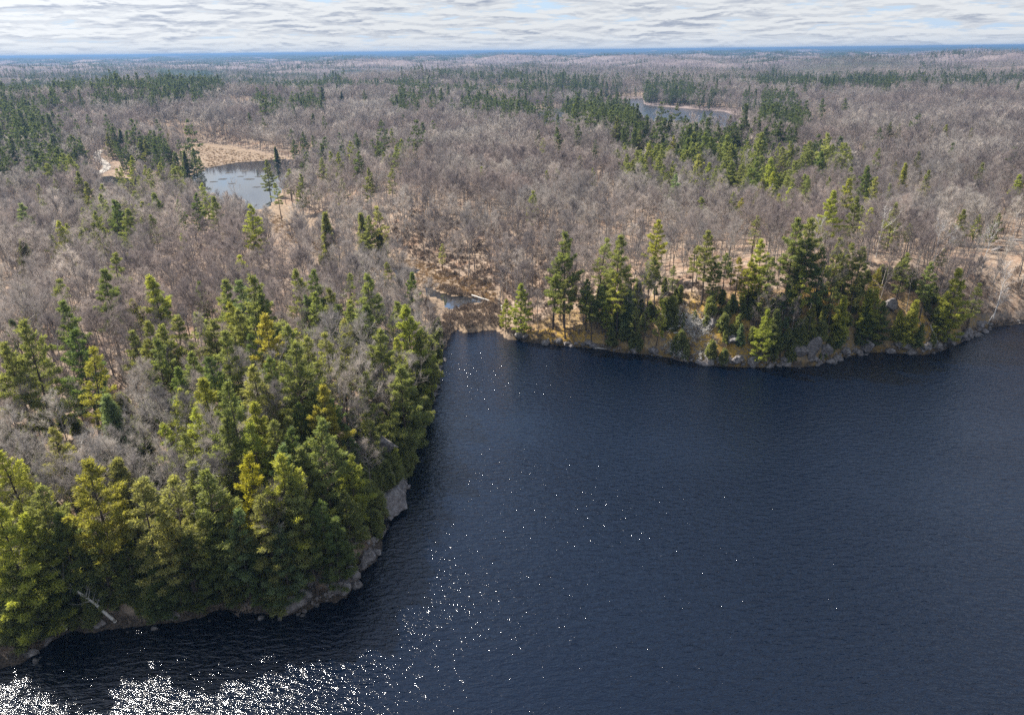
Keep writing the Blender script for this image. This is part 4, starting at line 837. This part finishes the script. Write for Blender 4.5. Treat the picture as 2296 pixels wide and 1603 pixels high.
bp = np.vstack([land_pts(280, [(0, 900), (850, 950), (850, 1180), (640, 1340), (0, 1450)], dryland), land_pts(260, [(1230, 650), (2130, 680), (2080, 780), (1900, 790), (1400, 780)], dryland)])
lip = []
for t in np.linspace(0, 1, 900):
    k = t * (len(shore_w) - 1); i0 = int(min(k, len(shore_w) - 2)); xy = shore_w[i0] + (shore_w[i0 + 1] - shore_w[i0]) * (k - i0); px, py = project(np.array([[*xy, 0.0]])); px = px[0]; py = py[0]
    if (px < 640 and random.random() < .3) or (py < 1340 and px < 1000) or (1740 < px < 1980 and random.random() < .3):
        if px < 1000 and 630 < px and py > 1230: continue
        dx, dy = random.uniform(-4.5, 1.0) if px < 1000 else random.uniform(-2, 2), random.uniform(0.8, 4.5); lip.append((xy[0] + dx, xy[1] + dy))
lip = np.array(lip); lk = lake_d(lip[:, 0], lip[:, 1]); lip = lip[(lk > 0.7) & (lk < 6)]; bp = np.vstack([bp, np.column_stack([lip, height(lip[:, 0], lip[:, 1]) - .05])])
ss_ = rng.uniform(0.35, 1.15, len(bp)); ss_[-len(lip):] = rng.uniform(0.4, 1.3, len(lip))
scatter('young_conifers', bp, ss_, SP, 'knee to head high young conifers under the trees', None, 0.08, 2)

# ------------------------------------------------------------------ white-barked trees that stand out, snags and fallen wood
def white_tree(x, y, h, k, lean, label, group=None):
    trm, crm, H = WH[k]; e = bpy.data.objects.new('birch_tree', None); COL.objects.link(e); e.location = (x, y, hgt1(x, y)); s = h / H
    e.rotation_euler = lean; e.scale = (s, s, s); tag(e, label, 'birch tree', group); add('trunk', trm, e); add('crown', crm, e)
for px, py, h, k, lean, lab in [(2116, 494, 15, 1, (0, 0, 0), 'white-twigged bare birch in the right woods, left of the pair by the clearing'), (2228, 503, 15, 1, (0, 0, 2), 'white bare birch with a round crown before the open rock at right'),
        (2262, 588, 17, 0, (0.05, 0.22, 1), 'big white birch leaning right at the right edge of the shore'), (2238, 640, 12, 0, (0.1, -0.25, 2), 'shorter white birch leaning left under the big leaning one'),
        (1838, 494, 15, 1, (0, 0, 4), 'pale bare tree with spreading limbs behind the twin pines'), (1985, 470, 14, 1, (0, 0, 3), 'pale bare birch with upright twigs behind the right end of the headland'), (2290, 470, 14, 0, (0, 0, 1), 'whitish bare birch at the right edge in the back woods'),
        (366, 895, 13, 0, (0, .1, 1), 'thin white birch beside the small bright pine on the peninsula'), (470, 965, 14, 0, (.1, .1, 0), 'thin white birch in the dark gap of the peninsula'), (179, 985, 12, 1, (0, 0.1, 2), 'crooked white birch left of the yellow-green pine'),
        (815, 590, 16, 0, (0, 0, 0.3), 'white bare birch by the dark pine near the marsh'), (448, 1040, 15, 1, (0, 0, 2), 'pale bare tree between the pale green pines on the near shore'), (325, 1085, 12, 1, (0, 0, 2), 'pale twiggy bare tree in front of the rounded greyish fir'),
        (520, 400, 15, 1, (0, 0, 2), 'dark bare hardwood standing before the shining pond'), (1410, 385, 12, 1, (0, 0, 2), 'whitish bare tree left of the far pine grove'), (1730, 415, 13, 1, (0, 0, 2), 'bare whitish tree in front of the far pine grove'), (1850, 430, 12, 1, (0, 0, 1), 'whitish bare tree right of the grove front')]:
    x, y = by_top(px, py, h); white_tree(x, y, h, k, lean, lab)
def pole(name, A, B, r0_, r1_, m, label, cat, branches=6):
    """a bare stem between two points, with stub branches as a part"""
    A = np.array(A, float); B = np.array(B, float); c = TB(); t = np.linspace(0, 1, 6); pts = A + (B - A) * t[:, None] + rng.normal(0, 0.08, (6, 3)) * (t * (1 - t) * 4)[:, None]
    c.tube(pts, r0_ + (r1_ - r0_) * t, 7); L = np.linalg.norm(B - A); e = bpy.data.objects.new(name, None); COL.objects.link(e); e.location = A; tag(e, label, cat)
    me = c.mesh(name + '_stem', m); o = add('trunk', me, e, loc=-A)
    if branches:
        c = TB()
        for i in range(branches):
            k = rng.uniform(0.35, 0.98); b = A + (B - A) * k; d = rng.normal(0, 1, 3); d[2] = abs(d[2]) * .7; d /= np.linalg.norm(d); d += (B - A) / L * 0.7; q = L * rng.uniform(0.1, 0.24)
            c.tube([b, b + d * q * .5 + rng.normal(0, .08, 3), b + d * q], [r1_ * .8 + .02, .03, .012], 4)
            for _ in range(5):
                s0 = b + d * q * rng.uniform(.3, 1); dd = d + rng.normal(0, .6, 3); c.tube([s0, s0 + dd * q * .4], [.02, .008], 3)
        add('branch', c.mesh(name + '_branches', m), e, loc=-A)
    return e
def P3D(px, py, up=0.0):
    x, y = by_foot(px, py); return np.array([x, y, hgt1(x, y) + up])
a = P3D(262, 1402); pole('dead_birch', a, a + np.array([-4.6, -1.2, 9.0]), .26, .09, MWD, 'white dead birch leaning left over the dark near shore', 'dead tree', 12)
a = P3D(152, 1421); pole('dead_birch', a, a + np.array([-2.6, -0.8, 8.5]), .2, .06, MWD, 'thin pale dead birch rising from the shore left of the leaning one', 'dead tree', 8)
def log(p, q, r, label, m=MWD, br=4):
    A = P3D(*p, up=r * .6); B = P3D(*q, up=r * .6); pole('fallen_log', A, B, r, r * .55, m, label, 'log', br)
log((1058, 668), (1097, 676), .28, 'white fallen log lying across the marsh pool', br=0)
log((1118, 672), (1128, 700), .22, 'short pale log standing askew beside the marsh pool', br=3)
log((940, 606), (975, 600), .3, 'brown log across the far beaver pool', MBT, 2)
log((1330, 781), (1360, 787), .25, 'thin pale log floating along the headland shore', br=2)
log((2085, 730), (2110, 790), .25, 'bleached trunk lying down the slope at the right shore', br=6)
for i, (p, q) in enumerate([((1490, 720), (1560, 735)), ((1500, 740), (1575, 725)), ((1520, 715), (1585, 750)), ((1510, 755), (1580, 745)), ((1540, 705), (1560, 765)), ((1480, 705), (1535, 725))]):
    log(p, q, .2, ['longest bleached trunk along the top of the brush pile', 'bleached trunk crossing the middle of the brush pile', 'pale trunk slanting down through the brush pile', 'pale trunk along the foot of the brush pile', 'grey trunk standing steeply in the brush pile', 'pale trunk at the upper left end of the brush pile'][i], MWD, 16)
bp = land_pts(90, [(1490, 715), (1570, 710), (1600, 750), (1540, 770), (1500, 755)], dryland)
for k in range(1):
    scatter('brush_pile', bp, rng.uniform(0.7, 1.2, len(bp)), hidden_collection('dead_branch_forms', [clump(350 + i, 80, 2.2, 0.9, 0.08, 0.25).mesh('dead_branch_form', MWD) for i in range(2)]), 'heap of bleached dead branches on the golden slope', None, 0.9, 2)

# ------------------------------------------------------------------ rock
import bmesh
def rock_mesh(seed, sub=2, sharp=5):
    r = np.random.default_rng(seed); b = bmesh.new(); bmesh.ops.create_icosphere(b, subdivisions=sub, radius=1.0)
    V = np.array([v.co[:] for v in b.verts]); nrm = r.normal(size=(sharp + 6, 3)); nrm /= np.linalg.norm(nrm, axis=1)[:, None]; off = r.uniform(0.55, 0.85, sharp + 6)
    for n_, o_ in zip(nrm, off):
        d = V @ n_ - o_; V = V - np.where(d > 0, d, 0)[:, None] * n_ * 0.96
    V *= (1 + 0.05 * r.normal(size=len(V)))[:, None]
    for v, c in zip(b.verts, V): v.co = c
    me = bpy.data.meshes.new('rock'); b.to_mesh(me); b.free(); me.materials.append(MR); return me
ROCKS = [rock_mesh(400 + i, 3 if i < 3 else 2, 7) for i in range(9)]
def place_rock(x, y, s, label, group=None, sink=0.35, name='boulder', form=None, rz=None):
    s = np.array(s, float) if hasattr(s, '__len__') else np.array([s * random.uniform(.8, 1.3), s * random.uniform(.7, 1.1), s * random.uniform(.5, .85)])
    z_ = max(hgt1(x, y), -0.15)
    o = add(name, ROCKS[form if form is not None else random.randrange(3, 9)], None, (x, y, z_ + s[2] * (1 - sink) * 0.4), (random.gauss(0, .25), random.gauss(0, .25), random.uniform(0, 6.28) if rz is None else rz), tuple(s))
    return tag(o, label, 'boulder' if name == 'boulder' else 'rock outcrop', group)
BIG = [((868, 1140), (3.6, 4.6, 3.3), 'huge rounded grey boulder at the foot of the peninsula cliff'), ((893, 1100), (1.8, 2.2, 1.6), 'smaller pale boulder behind the huge one at the cliff foot'), ((822, 1010), (3.4, 6.5, 4.5), 'shaded grey rock face below the crooked cliff pine'),
       ((846, 1070), (2.6, 5.0, 3.6), 'dark slab between the cliff top and the huge boulder'), ((655, 1368), (2.6, 1.7, 1.7), 'large pale slab at the tip of the near shore, leftmost of the group'), ((683, 1345), (1.9, 1.6, 1.6), 'blocky pale rock in the middle of the tip'),
       ((694, 1305), (1.3, 2.0, 1.7), 'upright pale slab above the tip rocks'), ((760, 1325), (2.6, 1.8, 1.5), 'reddish grey rock slope between the tip slabs'), ((789, 1298), (1.6, 1.7, 1.9), 'pale rounded rock at the right of the tip'), ((823, 1258), (1.5, 1.6, 1.3), 'grey rock on the shore above the tip'),
       ((852, 1200), (1.4, 1.2, 1.0), 'dark low rock with a shadowed undercut by the water'), ((70, 1474), (1.4, 0.8, 0.6), 'pale flat rock in the water at the lower left, nearer one'), ((108, 1450), (1.3, 0.8, 0.6), 'pale flat rock in the water at the lower left, farther one'),
       ((395, 1388), (1.6, 1.0, 0.9), 'light rock lump on the dark near shore'), ((225, 1405), (1.6, 0.9, 0.7), 'dim mossy rock on the near shore below the leaning birch'), ((1994, 692), (2.4, 1.8, 2.2), 'grey boulder high on the right end of the headland'),
       ((1817, 790), (2.0, 1.8, 4.6), 'tall cracked rock face dropping to the water under the gnarled pine'), ((1795, 805), (2.4, 1.6, 2.2), 'pale ledge at the foot of the tall rock face'), ((1850, 795), (2.2, 1.6, 2.2), 'grey ledge right of the tall rock face'), ((1595, 735), (1.8, 1.4, 1.2), 'grey rock poking out of the golden slope'),
       ((1590, 812), (2.4, 1.6, 1.3), 'white-grey shore slab, left of the row under the golden slope'), ((1625, 816), (2.4, 1.5, 1.4), 'white-grey shore slab in the middle of the row under the slope'), ((1655, 818), (2.3, 1.5, 1.5), 'rounded white-grey slab in the row under the slope'), ((1690, 820), (2.6, 1.6, 1.5), 'last pale slab of the row under the slope'),
       ((1640, 770), (2.4, 1.8, 1.5), 'tan rock knob in the middle of the golden slope'), ((2120, 772), (3.0, 2.0, 1.5), 'tan rock ledge at the right shore'), ((2165, 752), (2.2, 1.6, 1.6), 'grey block at the bend of the right shore'), ((2025, 782), (2.6, 1.4, 1.2), 'low pale ledge right of the shaded cliff'),
       ((1940, 782), (3.0, 2.0, 2.6), 'shaded rock at the foot of the dark cliff pocket'), ((2230, 560), (3.0, 2.4, 0.6), 'bare open rock sheet in the right woods, nearer one'), ((2275, 540), (3.2, 2.0, 0.5), 'bare open rock sheet in the right woods, farther one'), ((2196, 528), (0.9, 0.8, 0.8), 'small pale boulder in the clearing at the right'),
       ((380, 395), (8.0, 3.0, 2.6), 'long dark rock slope on the pond inlet shore'), ((420, 388), (6.0, 2.6, 2.2), 'dark rock slope at the mouth of the pond inlet')]
for (px, py), s, lab in BIG:
    x, y = by_foot(px, py); place_rock(x, y, s, lab, None, 0.5, 'rock_outcrop' if max(s) > 2.3 else 'boulder', random.randrange(0, 3))
# the broken stone edge along the water
seg = shore_w[2:-2]; L = np.linalg.norm(np.diff(seg, axis=0), axis=1); cum = np.concatenate([[0], np.cumsum(L)]); made = 0
spts = []
for t in np.arange(0, cum[-1], 0.55):
    x = np.interp(t, cum, seg[:, 0]); y = np.interp(t, cum, seg[:, 1]); px, py = project(np.array([[x, y, 0.0]])); px = px[0]; py = py[0]
    if 1000 < px < 1140 and py < 800: continue
    if px > 2300 or px < -40: continue
    cl_ = float(fbm(np.array([x / 9]), np.array([y / 9]), 2, 77)[0]); dens_ = (0.95 if px > 1140 else 0.55) * (1.0 if cl_ > -0.05 else 0.25)
    if random.random() > dens_: continue
    s = random.choice([.3, .35, .45, .6, .8, 1.3]) * (1.25 if px > 1140 else 0.8)
    spts.append((x + random.gauss(0, .5), y + random.gauss(0, .7) + 0.5 * (1 if px > 1140 else 0), s, px))
spts.sort(key=lambda q: -q[2] * (1.0 if q[3] > 1140 else 1.6))
for x, y, s, px in spts[:240]:
    w = 'along the headland shore across the bay' if px > 1140 else 'along the near peninsula shore'
    place_rock(x, y, s, beside('shore stone', px, float(project(np.array([[x, y, 0.0]]))[1][0]), 'grey broken stone at the waterline ' + w, ('below left of', 'below right of', 'behind', 'below')), 'waterline stones ' + w)
rest = np.array([(x, y, max(hgt1(x, y), -0.1)) for x, y, s, px in spts[240:]]); ss = np.array([s for x, y, s, px in spts[240:]])
more = land_pts(420, [(1180, 755), (1300, 765), (1560, 795), (1700, 800), (1880, 790), (2100, 765), (2200, 740), (2230, 735), (2110, 788), (1900, 803), (1740, 824), (1560, 816), (1300, 782), (1180, 770)])
more2 = land_pts(260, [(640, 1350), (700, 1280), (840, 1180), (840, 1000), (900, 1090), (857, 1220), (800, 1310), (700, 1370), (634, 1390)])
if len(rest): more = np.vstack([more, rest])
more = np.vstack([more, more2])
scatter('rubble', more, rng.uniform(0.15, 0.6, len(more)), hidden_collection('stone_forms', ROCKS[5:]), 'loose broken stone along the shores', None, 0.5, 4)

# ------------------------------------------------------------------ track, mast, weed mats
def ribbon(name, pts, w, m, up=0.12):
    W_ = np.array([by_foot(*p) for p in pts]); t = np.linspace(0, 1, 40); s = np.linspace(0, 1, len(W_)); X = np.interp(t, s, W_[:, 0]); Y = np.interp(t, s, W_[:, 1])
    for _ in range(3): X[1:-1] = (X[:-2] + X[1:-1] + X[2:]) / 3; Y[1:-1] = (Y[:-2] + Y[1:-1] + Y[2:]) / 3
    dx = np.gradient(X); dy = np.gradient(Y); l = np.hypot(dx, dy); nx, ny = -dy / l, dx / l; V = []; k = 5
    for j in range(k):
        o_ = (j / (k - 1) - 0.5) * w; xx = X + nx * o_; yy = Y + ny * o_; V.append(np.column_stack([xx, yy, height(xx, yy) + up + (0.08 if j == 2 else 0)]))
    V = np.stack(V, 1).reshape(-1, 3); i = np.arange(39)[:, None] * k + np.arange(k - 1)[None, :]
    o = add(name, mesh(name, V, [np.stack([i, i + k, i + k + 1, i + 1], -1).reshape(-1, 4)], m, True)); o['kind'] = 'structure'; return o
ribbon('dirt_track', [(192, 399), (212, 393), (232, 385), (241, 378), (238, 368), (224, 360), (216, 352), (218, 344), (226, 338)], 5.0, MTK)
d = ray(1127, 117); t = 5200.0; mx, my = d[0] * t, d[1] * t; mz = hgt1(mx, my)
c = TB(); Hm = min(62.0, 82.0 - mz)
for k in range(3):
    a = k * 2.094; c.tube([(2 * math.cos(a), 2 * math.sin(a), 0), (1.2 * math.cos(a), 1.2 * math.sin(a), Hm)], [.5, .35], 4)
for q in range(18):
    z0 = q * Hm / 18; a = q * 2.094; c.tube([(1.8 * math.cos(a), 1.8 * math.sin(a), z0), (1.8 * math.cos(a + 2.094), 1.8 * math.sin(a + 2.094), z0 + Hm / 18)], [.2, .2], 3)
tag(add('radio_mast', c.mesh('radio_mast', MBT), None, (mx, my, mz)), 'hair-thin radio mast on the horizon just left of centre', 'radio mast')
for n, (px, py, w) in enumerate([(512, 388, 3.5), (548, 384, 4.5), (500, 402, 4.0), (560, 402, 4.5), (520, 412, 3), (478, 408, 3.0), (582, 396, 4), (540, 396, 3), (575, 420, 3)]):
    x, y = on_plane(px, py, POND_Z); c = rng.uniform(0.5, 1, 14); an = np.arange(14) * 2 * PI / 14
    V = [(x + math.cos(a) * w * q, y + math.sin(a) * w * .8 * q, POND_Z + 0.05) for a, q in zip(an, c)] + [(x, y, POND_Z + 0.12)]
    T = [(i, (i + 1) % 14, 14) for i in range(14)]; o = add('weed_mat', mesh('weed_mat', V, [T], MWM))
    tag(o, 'dark mat of floating dead weed on the shining pond', 'weed mat', 'weed mats on the pond')

# ------------------------------------------------------------------ the air
m, q, o = mat('air')
v = q.n('ShaderNodeVolumePrincipled'); v.inputs['Color'].default_value = (0.17, 0.31, 0.54, 1); v.inputs['Density'].default_value = 0.000135; v.inputs['Anisotropy'].default_value = 0.2
q.t.links.new(v.outputs[0], o.inputs['Volume'])
bx0, by0, bx1, by1, z0, z1 = -31000, -31000, 31000, 31000, -12, 84
hz_me = bpy.data.meshes.new('haze'); V = [(x, y, zz) for zz in (z0, z1) for x, y in ((bx0, by0), (bx1, by0), (bx1, by1), (bx0, by1))]
hz_me.from_pydata(V, [], [(3, 2, 1, 0), (4, 5, 6, 7), (0, 1, 5, 4), (1, 2, 6, 5), (2, 3, 7, 6), (3, 0, 4, 7)]); hz_me.update(); hz_me.materials.append(m)
hz_o = add('haze', hz_me); hz_o['kind'] = 'stuff'; hz_o['label'] = 'blue haze over the far forest'
